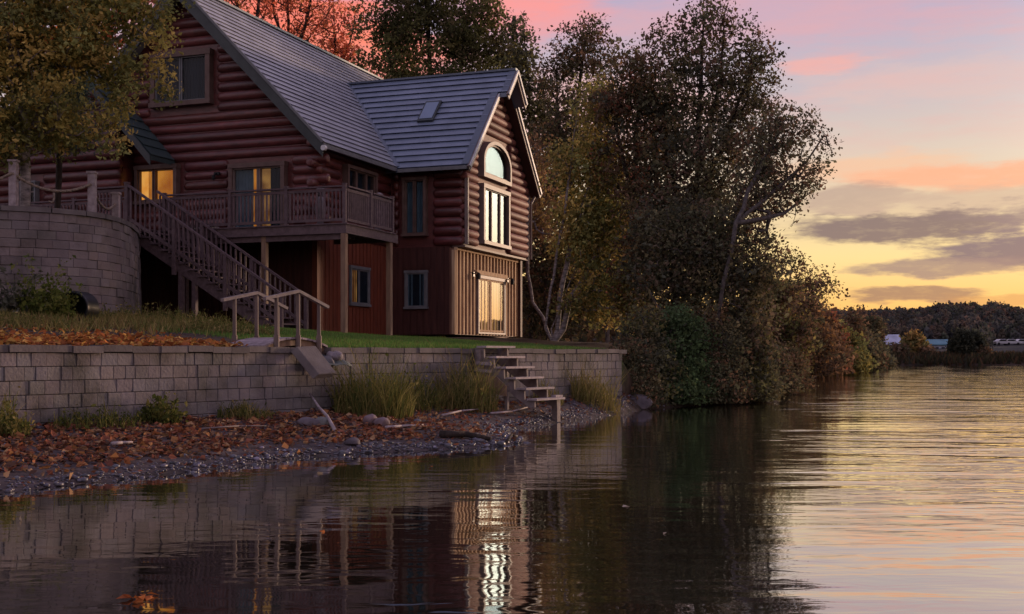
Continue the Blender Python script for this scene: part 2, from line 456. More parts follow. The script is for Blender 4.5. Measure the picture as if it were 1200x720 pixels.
def ground_z(X, Y):
    X = np.asarray(X, float); Y = np.asarray(Y, float)
    s = (X - WO[0]) * WS[0] + (Y - WO[1]) * WS[1]
    p = -((X - WO[0]) * WN[0] + (Y - WO[1]) * WN[1])
    D = shore_dist(X, Y)
    beach = .46 * np.clip(D / np.maximum(D + np.maximum(-p, 0) * .9, .05), 0, 1) ** .8 + .02 * vnoise(X, Y, .9, 3) * np.clip(D, 0, 1)
    slope = .085 + (.055 - .085) * sm((s - 11) / 6)
    lawn = 1.60 + slope * np.clip(p, 0, 13) + .02 * vnoise(X, Y, 2.2, 5)
    gul = np.exp(-((s - 6.3) / .55) ** 2) * .22 * np.clip(1 - np.abs(p - .6) / 1.4, 0, 1)
    lawn = lawn - gul
    bank = 1.75 * (1 - np.exp(-np.maximum(D, 0) / 2.2)) + .035 * np.clip(D, 0, 12) + .12 * vnoise(X, Y, 3, 8) * np.clip(D / 3, 0, 1)
    low = .9 * (1 - np.exp(-np.maximum(D, 0) / 3)) + .012 * np.clip(D, 0, 120)
    bank = bank + (low - bank) * sm((Y - 60) / 60)
    front_ = np.where(p < .12, beach, lawn)
    land = front_ + (bank - front_) * sm((s - 18.3) / 2.0)
    return np.where(D < 0, np.maximum(.22 * D, -1.8) - .01, land)

def graded(a, b, lo, hi, st, grow=1.22):
    mid = list(np.arange(lo, hi, st))
    out = []; x = lo; d = st
    while x > a: d *= grow; x -= d; out.append(x)
    out = out[::-1] + mid; x = mid[-1]; d = st
    while x < b: d *= grow; x += d; out.append(x)
    return np.array(out)
ss = graded(-500, 1800, -14, 28, .22, 1.13)
pp = graded(-900, 1500, -7, 15, .22, 1.13)
pp = np.sort(np.concatenate([pp[np.abs(pp - .12) > .09], [.10, .135]]))
S_, P_ = np.meshgrid(ss, pp, indexing='ij')
GX = WO[0] + WS[0] * S_ - WN[0] * P_; GY = WO[1] + WS[1] * S_ - WN[1] * P_
GZ = ground_z(GX, GY)
GD = shore_dist(GX, GY)
GX_, GY_ = GX, GY
# soil, leaf mould, turf and silt colours of the ground itself
soil = np.array([.085, .058, .048]); turf = np.array([.075, .13, .035]); silt = np.array([.115, .088, .088]); mould = np.array([.080, .052, .036])
edge = 6.9 + .5 * vnoise(GX, GY, 1.6, 11)
wt = sm((S_ - edge) / .7) * (P_ > .13)
C = soil[None, None] * np.ones(GX.shape + (1,))
C = C + (turf - C) * wt[..., None]
C = np.where(((P_ < .13) & (S_ < 18.5))[..., None], silt, C)
C = C + (mould - C) * sm((S_ - 18.5) / .8)[..., None]
C = np.where((GD < -.05)[..., None], np.array([.05, .042, .035]), C)
ns_, np_ = GX.shape
idx = np.arange(ns_ * np_).reshape(ns_, np_)
Fq = np.stack([idx[:-1, :-1], idx[1:, :-1], idx[1:, 1:], idx[:-1, 1:]], -1).reshape(-1, 4)
M['ground'] = surf('earth', (1, 1, 1), (.55, .55, .55), 6, .95, .02, 18, spec=.1, tint=True)
gme = raw_mesh('ground', np.stack([GX, GY, GZ], -1).reshape(-1, 3), Fq[:, ::-1], np.full(len(Fq), 4), C.reshape(-1, 3), True)
tag(link('ground', gme, M['ground']), kind='structure')

# lake
def water_mat():
    m, nt = nodes_of('lake_water')
    Lk = nt.links.new
    out = N(nt, 'ShaderNodeOutputMaterial')
    tc = N(nt, 'ShaderNodeTexCoord')
    def noise(sx, sy, det, dist=0.0, rot=0.0):
        mp = N(nt, 'ShaderNodeMapping'); mp.inputs['Scale'].default_value = (sx, sy, 1); mp.inputs['Rotation'].default_value = (0, 0, rot)
        Lk(tc.outputs['Object'], mp.inputs['Vector'])
        no = N(nt, 'ShaderNodeTexNoise'); no.inputs['Scale'].default_value = 1; no.inputs['Detail'].default_value = det; no.inputs['Distortion'].default_value = dist
        Lk(mp.outputs[0], no.inputs['Vector']); return no.outputs[0]
    def mt(op, a, b, clamp=False):
        n = N(nt, 'ShaderNodeMath', operation=op, use_clamp=clamp)
        for i, q in enumerate((a, b)):
            if isinstance(q, (int, float)): n.inputs[i].default_value = q
            else: Lk(q, n.inputs[i])
        return n.outputs[0]
    sx = N(nt, 'ShaderNodeSeparateXYZ'); Lk(tc.outputs['Object'], sx.inputs[0])
    # breeze: the open lake to the right is rougher, the lee of the wall is calm
    patch = noise(.16, .09, 2)
    open_ = mt('ADD', mt('MULTIPLY', mt('SUBTRACT', sx.outputs[0], mt('MULTIPLY', sx.outputs[1], .13)), .22), mt('MULTIPLY', mt('SUBTRACT', patch, .5), 1.2))
    open_ = mt('ADD', open_, 0.0, True)
    amp_x = mt('MULTIPLY', open_, .055)
    amp_l = mt('ADD', .009, mt('MULTIPLY', open_, .034))
    amp_s = mt('ADD', .0030, mt('MULTIPLY', open_, .0050))
    h0 = mt('MULTIPLY', mt('SUBTRACT', noise(.10, .30, 1.0, .4, .05), .5), amp_x)
    h = mt('MULTIPLY', mt('SUBTRACT', noise(.42, 1.30, 1.5, .6, .10), .5), amp_l)
    h2 = mt('MULTIPLY', mt('SUBTRACT', noise(1.9, 4.8, 2.0, .4, -.08), .5), amp_s)
    pt2 = N(nt, 'ShaderNodeMapRange'); pt2.inputs[1].default_value = .32; pt2.inputs[2].default_value = .68; pt2.inputs[3].default_value = .35; pt2.inputs[4].default_value = 1.5
    Lk(noise(.30, .14, 2, .8), pt2.inputs[0])
    far_ = mt('MAXIMUM', mt('MINIMUM', mt('DIVIDE', 40.0, mt('MAXIMUM', sx.outputs[1], 1.0)), 1.0), .75)    # the breeze dies out towards the far shore
    hh = mt('MULTIPLY', mt('ADD', mt('MULTIPLY', mt('ADD', h, h2), pt2.outputs[0]), h0), far_)
    bp = N(nt, 'ShaderNodeBump'); bp.inputs['Strength'].default_value = 1; bp.inputs['Distance'].default_value = 1.0
    Lk(hh, bp.inputs['Height'])
    fr = N(nt, 'ShaderNodeFresnel'); fr.inputs[0].default_value = 1.33; Lk(bp.outputs[0], fr.inputs['Normal'])
    fac = mt('ADD', mt('MULTIPLY', fr.outputs[0], .68), .45, True)
    gl = N(nt, 'ShaderNodeBsdfGlossy'); gl.inputs['Roughness'].default_value = .03; Lk(bp.outputs[0], gl.inputs['Normal'])
    gl.inputs[0].default_value = (1, 1, 1, 1)
    df = N(nt, 'ShaderNodeBsdfDiffuse'); df.inputs[0].default_value = (.020, .018, .012, 1)
    mx = N(nt, 'ShaderNodeMixShader'); Lk(fac, mx.inputs[0]); Lk(df.outputs[0], mx.inputs[1]); Lk(gl.outputs[0], mx.inputs[2])
    Lk(mx.outputs[0], out.inputs[0])
    return m
wb = MB(); wb.add([(-1500, -1500, 0), (1500, -1500, 0), (1500, 1500, 0), (-1500, 1500, 0)], [(0, 1, 2, 3)])
tag(wb.build('lake_water', water_mat()), kind='structure')

# ------------------------------------------------------------------ leaves, blades, trees
def leaf_arrays(Cn, size, rng, flat=0.0, aspect=.62):
    n = len(Cn)
    a = rng.normal(size=(n, 3)); 
    if flat > 0: a[:, 2] *= (1 - flat)
    a /= np.linalg.norm(a, axis=1)[:, None] + 1e-9
    b = rng.normal(size=(n, 3))
    if flat > 0: b[:, 2] *= (1 - flat)
    b -= a * (a * b).sum(1)[:, None]; b /= np.linalg.norm(b, axis=1)[:, None] + 1e-9
    c = np.cross(a, b)
    sz = np.asarray(size) * np.clip(rng.lognormal(-.06, .36, n), .4, 2.0)
    a = a * (sz * .5)[:, None]; b = b * (sz * .5 * aspect)[:, None]; c = c * (sz * .12)[:, None]
    V = np.stack([Cn + a, Cn + b + c, Cn - a, Cn - b + c], 1).reshape(-1, 3)
    Fc = np.arange(n * 4).reshape(n, 4)
    return V, Fc

def leaf_mesh(name, Cn, size, cols, rng, flat=0.0, aspect=.62):
    V, Fc = leaf_arrays(Cn, size, rng, flat, aspect)
    return raw_mesh(name, V, Fc, np.full(len(Fc), 4), np.repeat(cols, 4, axis=0))

def pick_cols(pal, n, rng, jitter=.25):
    pal = np.array(pal); c = pal[rng.integers(0, len(pal), n)]
    return np.clip(c * rng.uniform(1 - jitter, 1 + jitter, (n, 1)), .005, .9)

def blob_pts(blobs, n, rng, shell=.45):
    w_ = np.array([(b[1][0] * b[1][1] * b[1][2]) ** .7 * (b[2] if len(b) > 2 else 1.0) for b in blobs]); w_ /= w_.sum()
    k = rng.choice(len(blobs), n, p=w_)
    u = rng.normal(size=(n, 3)); u /= np.linalg.norm(u, axis=1)[:, None]
    r = rng.uniform(0, 1, n) ** shell
    cen = np.array([b[0] for b in blobs])[k]; rad = np.array([b[1] for b in blobs])[k]
    return cen + u * r[:, None] * rad

def grow(stems, pts, rng, bend=.25):
    pos = []; par = []
    for st_ in stems:
        prev = -1
        for i, q in enumerate(st_):
            q = np.array(q, float)
            if prev >= 0:
                L_ = np.linalg.norm(q - pos[prev]); m_ = max(1, int(L_ / .6)); p0 = pos[prev]
                for j in range(1, m_ + 1):
                    x = p0 + (q - p0) * j / m_ + (rng.normal(0, .025, 3) if j < m_ else 0)
                    pos.append(x); par.append(prev); prev = len(pos) - 1
            else:
                pos.append(q); par.append(-1); prev = len(pos) - 1
    nst = len(pos)
    base = np.array(stems[0][0], float)
    order = np.argsort(np.array([min(np.linalg.norm(np.array(pos[:nst]) - q, axis=1)) for q in pts]))
    ends = []
    P_arr = np.zeros((len(pos) + len(pts) * 8, 3)); cnt = len(pos); P_arr[:cnt] = np.array(pos)
    for i in order:
        q = pts[i]
        dv_ = q - P_arr[:cnt]; dist = np.linalg.norm(dv_, axis=1); hor = np.hypot(dv_[:, 0], dv_[:, 1])
        cost = dist + .9 * np.maximum(0, hor * .45 - dv_[:, 2])
        j = int(np.argmin(cost)); p0 = P_arr[j].copy(); L_ = dist[j]
        m_ = int(min(6, max(1, round(L_ / .55)))); prev = j
        for t in range(1, m_ + 1):
            f_ = t / m_
            x = p0 + (q - p0) * f_
            if t < m_: x = x + rng.normal(0, .06 * min(L_, 1.5), 3); x[2] -= bend * .25 * L_ * f_ * (1 - f_)
            P_arr[cnt] = x; par.append(prev); prev = cnt; cnt += 1
        ends.append(prev)
    return P_arr[:cnt], np.array(par), np.array(ends), nst

def tube_mesh(name, pos, par, rad, nst):
    V = []; Fc = []; b0 = 0
    kid = np.where(par >= 0)[0]
    for big in (True, False):
        ks = kid[(rad[kid] > .025) == big]
        if len(ks) == 0: continue
        n = 7 if big else 3
        p = pos[par[ks]]; q = pos[ks]
        r0 = np.minimum(rad[par[ks]], rad[ks] * 1.6); r1 = rad[ks]
        d = q - p; d /= np.linalg.norm(d, axis=1)[:, None] + 1e-9
        ref = np.where((np.abs(d[:, 2]) > .9)[:, None], np.array([1., 0, 0]), np.array([0, 0, 1.]))
        a = np.cross(d, ref); a /= np.linalg.norm(a, axis=1)[:, None]; b = np.cross(a, d)
        an = np.arange(n) * 2 * np.pi / n
        ring = a[:, None] * np.cos(an)[None, :, None] + b[:, None] * np.sin(an)[None, :, None]
        v = np.concatenate([p[:, None] + ring * r0[:, None, None], (q + d * r1[:, None] * .3)[:, None] + ring * r1[:, None, None]], 1)
        m_ = len(ks)
        k = np.arange(n); k2 = (k + 1) % n
        f = np.stack([k, k2, k2 + n, k + n], 1)
        f = f[None] + (np.arange(m_) * 2 * n)[:, None, None] + b0
        V.append(v.reshape(-1, 3)); Fc.append(f.reshape(-1, 4)); b0 += m_ * 2 * n
    V = np.concatenate(V); Fc = np.concatenate(Fc)
    return raw_mesh(name, V, Fc, np.full(len(Fc), 4), None, True)

def bl(px, py, d, rx, ry, wgt=1.0, rd=None):
    """a lobe of a crown, measured in the photograph and given its own depth"""
    k = d / F
    return (P(px, py, d), (rx * k, (rd if rd else max(rx * k * .9, .5)), ry * k), wgt)

def tree(name, label, stems, blobs, n_attr, n_leaf, size, pal, seed, bark='bark', sigma=.34, r_tip=.009, rpow=.46, r_max=.4, group=None,
         cat='tree', leaf='leaf', shell=.5, aspect=.62, bare=False, flat=0.0, jitter=.25, z_min=None):
    rng = np.random.default_rng(seed)
    base = np.array(stems[0][0], float)
    pts = blob_pts(blobs, n_attr, rng, shell)
    if z_min is not None: pts[:, 2] = np.maximum(pts[:, 2], z_min + rng.uniform(0, .4, len(pts)))
    pos, par, ends, nst = grow(stems, pts, rng)
    wgt = np.zeros(len(pos)); wgt[ends] = 1
    for i in range(len(pos) - 1, -1, -1):
        if par[i] >= 0: wgt[par[i]] += max(wgt[i], .2)
    rad = np.minimum(r_tip * np.maximum(wgt, .3) ** rpow, r_max)
    root = empty(name, base, 0, label, cat, group)
    def off(me):
        me.transform(Matrix.Translation(-Vector(base))); return me
    link('trunk', off(tube_mesh('trunk', pos, par, rad, nst)), M[bark], root)
    if n_leaf > 0:
        live = pts if not bare else pts[rng.uniform(size=len(pts)) < .5]
        k = rng.integers(0, len(live), n_leaf)
        c = live[k] + np.clip(rng.normal(0, 1, (n_leaf, 3)), -1.7, 1.7) * sigma * np.array([1, 1, .8])
        # some leaves sit back along the twig
        cl = pick_cols(np.array(pal) * LEAFK, len(live), rng, .40)
        cols = np.clip(cl[k] * rng.uniform(1 - jitter, 1 + jitter, (n_leaf, 1)), .004, .9)
        if z_min is not None:
            ok = c[:, 2] > z_min; c = c[ok]; cols = cols[ok]
        link('crown', off(leaf_mesh('crown', c, size, cols, rng, flat, aspect)), M[leaf], root)
    return root

def copy_tree(o, parent=None):
    c = o.copy(); COL.objects.link(c)
    if parent is not None: c.parent = parent
    for ch in [k for k in o.children]:
        copy_tree(ch, c)
    return c

def clump(name, label, pos, radius, height, n, pal, seed, cat='plant', group=None, lean=.55, width=.013, leaves=0, leaf_size=.06, stretch=1.0, along=None):
    """a tuft of grass or weeds: bent blades, with small leaves on some"""
    rng = np.random.default_rng(seed)
    pos = np.array(pos, float)
    a = rng.uniform(0, 6.283, n); r = radius * np.sqrt(rng.uniform(0, 1, n))
    ox = r * np.cos(a) * stretch; oy = r * np.sin(a)
    if along is None: B_ = np.stack([ox, oy, np.zeros(n)], 1)
    else:
        al = np.array([along[0], along[1], 0.]); pe = np.array([-along[1], along[0], 0.])
        B_ = ox[:, None] * al + oy[:, None] * pe
    W_ = B_ + pos
    B_[:, 2] = ground_z(W_[:, 0], W_[:, 1]) - pos[2] if pos[2] < 4.5 else 0
    if along is not None and pos[2] < 1.0:          # keeps to the lake side of the wall
        ps = -((W_[:, 0] - WO[0]) * WN[0] + (W_[:, 1] - WO[1]) * WN[1])
        push = np.maximum(ps + .08, 0)[:, None] * np.array([WN[0], WN[1], 0.]) * 2
        B_ = B_ + push; W_ = W_ + push
        B_[:, 2] = ground_z(W_[:, 0], W_[:, 1]) - pos[2]
    tuft = .45 + .75 * np.clip(.5 + .9 * vnoise(W_[:, 0] * 1.0, W_[:, 1] * 1.0, .55, seed + 200), 0, 1)
    h = height * rng.uniform(.35, 1.15, n) * (1 - .45 * (r / radius) ** 2) * tuft
    la = rng.uniform(0, 6.283, n); lm = lean * rng.uniform(.2, 1.3, n) * h
    T = np.stack([np.cos(la) * lm, np.sin(la) * lm, h], 1)
    mid = B_ + T * np.array([.35, .35, .6])
    tip = B_ + T
    sd = np.stack([-np.sin(la + .8), np.cos(la + .8), np.zeros(n)], 1) * (width * rng.uniform(.6, 1.3, n))[:, None]
    V = np.stack([B_ - sd * .5, B_ + sd * .5, mid + sd * .5, mid - sd * .5, tip + sd * .12, tip - sd * .12], 1).reshape(-1, 3)
    i0 = np.arange(n) * 6
    Fq_ = np.concatenate([np.stack([i0, i0 + 1, i0 + 2, i0 + 3], 1), np.stack([i0 + 3, i0 + 2, i0 + 4, i0 + 5], 1)])
    cols = np.repeat(pick_cols(pal, n, rng), 6, axis=0)
    if leaves:
        k = rng.integers(0, n, leaves); t = rng.uniform(.3, 1.0, leaves)[:, None]
        c = B_[k] + T[k] * t + rng.normal(0, .04, (leaves, 3))
        V2, F2 = leaf_arrays(c, leaf_size, rng)
        Fq_ = np.concatenate([Fq_, F2 + len(V)]); V = np.concatenate([V, V2])
        cols = np.concatenate([cols, np.repeat(pick_cols(pal, leaves, rng), 4, axis=0)])
    me = raw_mesh(name, V, Fq_, np.full(len(Fq_), 4), cols)
    o = link(name, me, M['leaf']); o.location = pos
    return tag(o, label, cat, group)

LEAFK = 2.5
OLIVE = [(.085, .080, .030), (.060, .062, .024), (.110, .088, .030)]
DARKG = [(.048, .048, .028), (.060, .056, .032), (.078, .064, .034), (.042, .042, .030)]
YELL = [(.30, .19, .045), (.22, .145, .04), (.14, .115, .035), (.09, .088, .034)]
RUST = [(.20, .065, .03), (.13, .05, .03), (.15, .085, .035), (.07, .045, .03)]
BACKLIT_RED = [(.30, .07, .035), (.22, .06, .035), (.34, .12, .05), (.14, .05, .035)]  # back-lit glow of the pink cloud put into the leaf colours
BROWN = [(.085, .052, .032), (.062, .044, .030), (.105, .062, .036), (.05, .045, .026)]

# ------------------------------------------------------------------ lake wall of stacked blocks
def block_wall(mb, path, z0, courses, ch, bw, rng, depth=.3, skip=None, jit=.02, batter=0.0, chf=.011):
    """blocks laid course by course along a path of (x, y) points; front face on the right-hand side of the path"""
    path = np.array(path, float); seg = np.linalg.norm(np.diff(path, axis=0), axis=1); cum = np.concatenate([[0], np.cumsum(seg)])
    def at(t):
        i = min(max(int(np.searchsorted(cum, t) - 1), 0), len(seg) - 1)
        f = (t - cum[i]) / seg[i]
        d = (path[i + 1] - path[i]) / seg[i]
        return path[i] + d * seg[i] * f, np.array([d[1], -d[0]])
    for c in range(courses):
        t = -rng.uniform(0, bw); z = z0 + c * ch
        while t < cum[-1]:
            wdt = bw * rng.uniform(.72, 1.3); a = max(t, 0); b = min(t + wdt, cum[-1]); t += wdt
            if b - a < .05: continue
            if skip and skip((a + b) / 2, c): continue
            g = .003; pa, na = at(a + g); pb, nb = at(b - g)
            o_ = rng.uniform(-jit, jit) + batter * (courses - c)
            zt = z + ch - .006; zb = z + .002
            ch_ = chf
            d = pb - pa; d /= np.linalg.norm(d) + 1e-9
            v = rng.uniform(.86, 1.09); mb.tint = (v * rng.uniform(.96, 1.05), v, v * rng.uniform(.95, 1.05))
            A = pa + na * o_; B = pb + nb * o_
            Ai = A + na * ch_ + d * ch_; Bi = B + nb * ch_ - d * ch_
            Ab = A - na * depth; Bb = B - nb * depth
            tl = rng.uniform(-.006, .006)
            vs = [(*Ai, zb + ch_), (*Bi, zb + ch_), (*(Bi + nb * tl), zt - ch_), (*(Ai + na * tl), zt - ch_),
                  (*A, zb), (*B, zb), (*B, zt), (*A, zt), (*Ab, zb), (*Bb, zb), (*Bb, zt), (*Ab, zt)]
            mb.add(vs, [(0, 1, 2, 3), (4, 5, 1, 0), (5, 6, 2, 1), (6, 7, 3, 2), (7, 4, 0, 3), (7, 6, 10, 11), (4, 8, 9, 5), (5, 9, 10, 6), (4, 7, 11, 8)])
    mb.tint = (1, 1, 1)

rng = np.random.default_rng(7)
wall = empty('retaining_wall', wall_pt(0, 0, .1), 0, 'long low grey concrete block wall along the lake shore below the lawn', 'wall')
def off_build(mb, root, name, mat, **kw):
    o = mb.build(name, mat, root, **kw); o.matrix_parent_inverse = Matrix.Identity(4)
    o.data.transform(Matrix.Translation(-root.location)); return o
S0 = -14.0
mb = MB()
block_wall(mb, [WO + WS * S0, WO + WS * WALL_END], .10, 7, .205, .25, rng, .28, jit=.009, chf=.007,
           skip=lambda t, c: (c == 6 and 6.35 < t + S0 < 7.15) or (c == 5 and 6.6 < t + S0 < 7.0))
off_build(mb, wall, 'block_face', M['stone'])
# the end of the wall turns into the bank
mb = MB()
block_wall(mb, [WO + WS * WALL_END, WO + WS * (WALL_END + .2) - WN * 2.2], .10, 7, .205, .36, rng, .28)
off_build(mb, wall, 'return_wall', M['stone'])
mb = MB(); t = S0
while t < WALL_END:
    L_ = rng.uniform(.42, .62)
    if not (6.2 < t + L_ / 2 < 7.1):
        v = rng.uniform(.8, 1.15); mb.tint = (v, v, v)
        oo = rng.uniform(-.02, .02); zz = rng.uniform(-.014, .010)
        a = WO + WS * (t + .006) + WN * (.045 + oo); b = WO + WS * (t + L_ - .006) + WN * (.045 + oo)
        mb.prism([(*a, 1.54 + zz), (*b, 1.54 + zz), (*b, 1.645 + zz), (*a, 1.645 + zz)], (-WN[0] * .34, -WN[1] * .34, 0))
    t += L_
off_build(mb, wall, 'coping', M['coping'])

# ------------------------------------------------------------------ terrace at the left, with its own wall
TZ = 5.0
def xy(px, d): return np.array([(px - 600) / F * d, d])
TP = [xy(-420, 26.4), xy(-150, 27.2), xy(0, 27.8), xy(60, 28.3), xy(100, 28.9), xy(122, 29.5), xy(140, 30.4), xy(153, 31.6), xy(160, 33.0), xy(163, 34.6), xy(163, 38.0)]
terr = empty('terrace_wall', (*TP[2], 2.4), 0, 'tall curved grey block wall holding up the terrace left of the stairs', 'wall')
mb = MB(); block_wall(mb, TP, 1.7, 15, .2105, .40, np.random.default_rng(9), .35, batter=.006, chf=.008)
off_build(mb, terr, 'block_face', M['stone2'])
mb = MB()
for i in range(len(TP) - 1):
    a = TP[i]; b = TP[i + 1]; d = (b - a) / np.linalg.norm(b - a); n_ = np.array([d[1], -d[0]])
    k = max(1, int(np.linalg.norm(b - a) / .6))
    for j in range(k):
        p0 = a + (b - a) * j / k + d * .008; p1 = a + (b - a) * (j + 1) / k - d * .008
        v = np.random.default_rng(i * 31 + j).uniform(.75, 1.1); mb.tint = (v, v, v)
        q0 = p0 + n_ * .05; q1 = p1 + n_ * .05
        mb.prism([(*q0, TZ - .14), (*q1, TZ - .14), (*q1, TZ - .02), (*q0, TZ - .02)], (-n_[0] * .36, -n_[1] * .36, 0))
off_build(mb, terr, 'coping', M['coping'])
mb = MB(); ring = [(*(p - np.array([0, 0])), TZ - .05) for p in TP] + [(*xy(163, 42), TZ - .05), (-60, 46, TZ - .05), (-60, 26, TZ - .05)]
ring = [(x, y + .15, z) for x, y, z in ring]
mb.add(ring, [tuple(range(len(ring)))])
M['terrace'] = surf('terrace_soil', (.07, .06, .04), (.045, .05, .028), 3, .95, .02, 15)
tag(mb.build('terrace_ground', M['terrace']), kind='structure')

# rope fence along the terrace edge
rf = empty('rope_fence', (*(TP[2] + np.array([0, .3])), TZ), 0, 'weathered square posts joined by sagging rope along the terrace edge', 'fence')
def on_edge(px, d): q = xy(px, d); return np.array([q[0], q[1], TZ - .03])
fp = [on_edge(-230, 27.4), on_edge(-105, 27.8), on_edge(16, 28.2), on_edge(108, 29.35), on_edge(136, 31.4)]
ht = [1.05, 1.05, 1.08, .98, .75]
tops = []
for q, h in zip(fp, ht):
    mb = MB(); mb.bar(q, q + np.array([0, 0, h]), .17, .17); mb.bar(q + np.array([0, 0, h]), q + np.array([0, 0, h + .05]), .22, .22)
    off_build(mb, rf, 'post', M['grey_wood'])
    tops.append(q + np.array([0, 0, h - .27]))
for a, b in zip(tops[:-1], tops[1:]):
    a = a + np.array([0, -.09, 0]); b = b + np.array([0, -.09, 0])
    pts = [a + (b - a) * t + np.array([0, 0, -.34 * 4 * t * (1 - t) * min(1, np.linalg.norm(b - a) / 2.2)]) for t in np.linspace(0, 1, 13)]
    mb = MB(); mb.path(pts, .035, 7); off_build(mb, rf, 'rope', M['rope'], smooth=True)
mb = MB(); q = tops[2] + (tops[3] - tops[2]) * .52 + np.array([0, -.09, -.34])
mb.path([q, q + np.array([.02, -.02, -.12]), q + np.array([-.02, -.04, -.24]), q + np.array([-.11, -.04, -.20])], [.03, .025, .025, .02], 6)
off_build(mb, rf, 'rope_end', M['rope'], smooth=True)

# ------------------------------------------------------------------ the log house (local frame: x towards the lake, y away from the viewer)
HB = np.array([-6.03, 37.0, 2.2]); HR = R(-20)
EX = np.array([math.cos(HR), math.sin(HR), 0]); EY = np.array([-math.sin(HR), math.cos(HR), 0])
def HL(x, y, z): return HB + EX * x + EY * y + np.array([0, 0, z])
house = empty('log_house', HB, HR, 'dark red log house with grey ribbed metal roofs and a wing facing the lake', 'house')

def logs_x(mb, y, x_of, z0, n, h, holes=(), sgn=-1, seed=1, r=None, gap=.10):
    """horizontal logs along x on the plane y; x_of(z) gives the two ends"""
    rg = np.random.default_rng(seed); r = r or h * .54
    for i in range(n):
        z = z0 + (i + .5) * h; a, b = x_of(z)
        if b - a < .3: continue
        segs = [(a, b)]
        for (h0, h1, zz0, zz1) in holes:
            if z + h * .38 > zz0 and z - h * .38 < zz1:
                ns = []
                for s0, s1 in segs:
                    if h1 <= s0 or h0 >= s1: ns.append((s0, s1)); continue
                    if h0 - s0 > .12: ns.append((s0, h0 - gap))
                    if s1 - h1 > .12: ns.append((h1 + gap, s1))
                segs = ns
        for s0, s1 in segs:
            if s1 - s0 < .12: continue
            v = rg.uniform(.66, 1.28); mb.tint = (v, v * rg.uniform(.93, 1.12), v * rg.uniform(.95, 1.12))
            k = r * rg.uniform(.90, 1.05)
            mb.tube((s0, y + sgn * -.02, z), (s1, y + sgn * -.02 , z + rg.uniform(-.012, .012)), k, k * rg.uniform(.96, 1.04), 12, dome=min(.14, (s1 - s0) / 3))
    mb.tint = (1, 1, 1)
def logs_y(mb, x, y_of, z0, n, h, holes=(), seed=1, r=None, gap=.10):
    t = MB(); logs_x(t, x, y_of, z0, n, h, holes, 1, seed, r, gap)
    for v, c in zip(t.v, t.c): mb.v.append((v[1], v[0], v[2])); mb.c.append(c)
    mb.f += [tuple(i + mb.n for i in reversed(f)) for f in t.f]; mb.n += t.n

ML = 17.5; XW = -9.7; RZ = 5.75; RM = 1.03         # main roof: eave at x=.5 z=RZ, slope RM, ridge t=5.34
RID = 5.34
def roof_z(x): return RZ + RM * (0.5 - x) if x > -4.84 else RZ + RM * (0.5 + 9.68 + x)
WALLTOP = RZ + RM * .5 - .22
# -- main front gable, logs
mb = MB()
mb.prism([(-.02, .02, 3.05), (-.02, .02, WALLTOP), (-4.84, .02, roof_z(-4.84) - .25), (XW + .02, .02, WALLTOP), (XW + .02, .02, 3.05)], (0, .18, 0))
def main_x(z):
    if z < WALLTOP - .1: return (XW - .12, .12)
    k = (z + .12 - WALLTOP) / RM
    return (XW + k + .05, -k - .05)
holesF = [(-6.1, -3.72, 7.30, 9.12), (-3.12, -1.0, 3.0, 5.40), (-6.72, -4.98, 4.15, 5.52)]
logs_x(mb, .06, main_x, 3.05, 26, .31, holesF, -1, 3)
# crossing log ends at the corner
rg = np.random.default_rng(5)
for i in range(9):
    z = 3.05 + (i + .5) * .31
    if i % 2 == 0: mb.tube((-.06, .4, z + .15), (-.06, -.36 - rg.uniform(0, .06), z + .15), .15, .145, 12, dome=.04)
    else: mb.tube((-.4, .06, z), (.36 + rg.uniform(0, .06), .06, z), .152, .15, 12, dome=.04)
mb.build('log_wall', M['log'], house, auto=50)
# -- main wall facing the lake, upper logs
mb = MB(); mb.box(-.2, -.03, .2, ML, 3.05, WALLTOP)
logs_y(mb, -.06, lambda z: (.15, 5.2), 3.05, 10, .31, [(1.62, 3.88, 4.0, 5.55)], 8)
mb.build('log_wall', M['log'], house, auto=50)
# -- plain walls out of sight of the lake
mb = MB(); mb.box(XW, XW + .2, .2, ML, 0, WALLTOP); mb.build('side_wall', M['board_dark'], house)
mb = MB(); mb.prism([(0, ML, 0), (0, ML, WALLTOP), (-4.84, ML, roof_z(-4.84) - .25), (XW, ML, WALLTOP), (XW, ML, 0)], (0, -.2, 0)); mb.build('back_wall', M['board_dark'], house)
# -- ground floor of boards
def boards(mb, p0, p1, z0, z1, step, bw, bt, nrm, holes=(), seed=1, top=None):
    """battens along the line p0-p1 (xy), proud in the direction nrm"""
    rg = np.random.default_rng(seed)
    p0 = np.array(p0); p1 = np.array(p1); L_ = np.linalg.norm(p1 - p0); d = (p1 - p0) / L_; n_ = np.array(nrm)
    t = bw / 2
    while t < L_:
        spans = [(z0, z1)]
        for (h0, h1, a, b) in holes:
            if h0 < t < h1: spans = [(z0, a), (b, z1)] if a > z0 + .05 else [(b, z1)]
        c = p0 + d * t
        w_ = bw * rg.uniform(.85, 1.1)
        for a, b in spans:
            q0 = c - d * w_ / 2; q1 = c + d * w_ / 2
            mb.prism([(*q0, a), (*q1, a), (*q1, b), (*q0, b)], (*(n_ * bt * rg.uniform(.85, 1.1)), 0))
        t += step
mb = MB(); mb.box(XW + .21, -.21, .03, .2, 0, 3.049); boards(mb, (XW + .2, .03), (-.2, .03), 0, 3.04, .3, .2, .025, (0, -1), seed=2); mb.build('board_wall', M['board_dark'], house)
mb = MB(); mb.box(-.2, -.02, .03, ML, 0, 3.049); boards(mb, (-.02, .0), (-.02, 5.12), 0, 3.04, .26, .21, .022, (1, 0), [(2.05, 3.6, .85, 2.3)], 4)
tag(mb.build('board_wall', M['board'], house), 'reddish upright board wall under the deck')
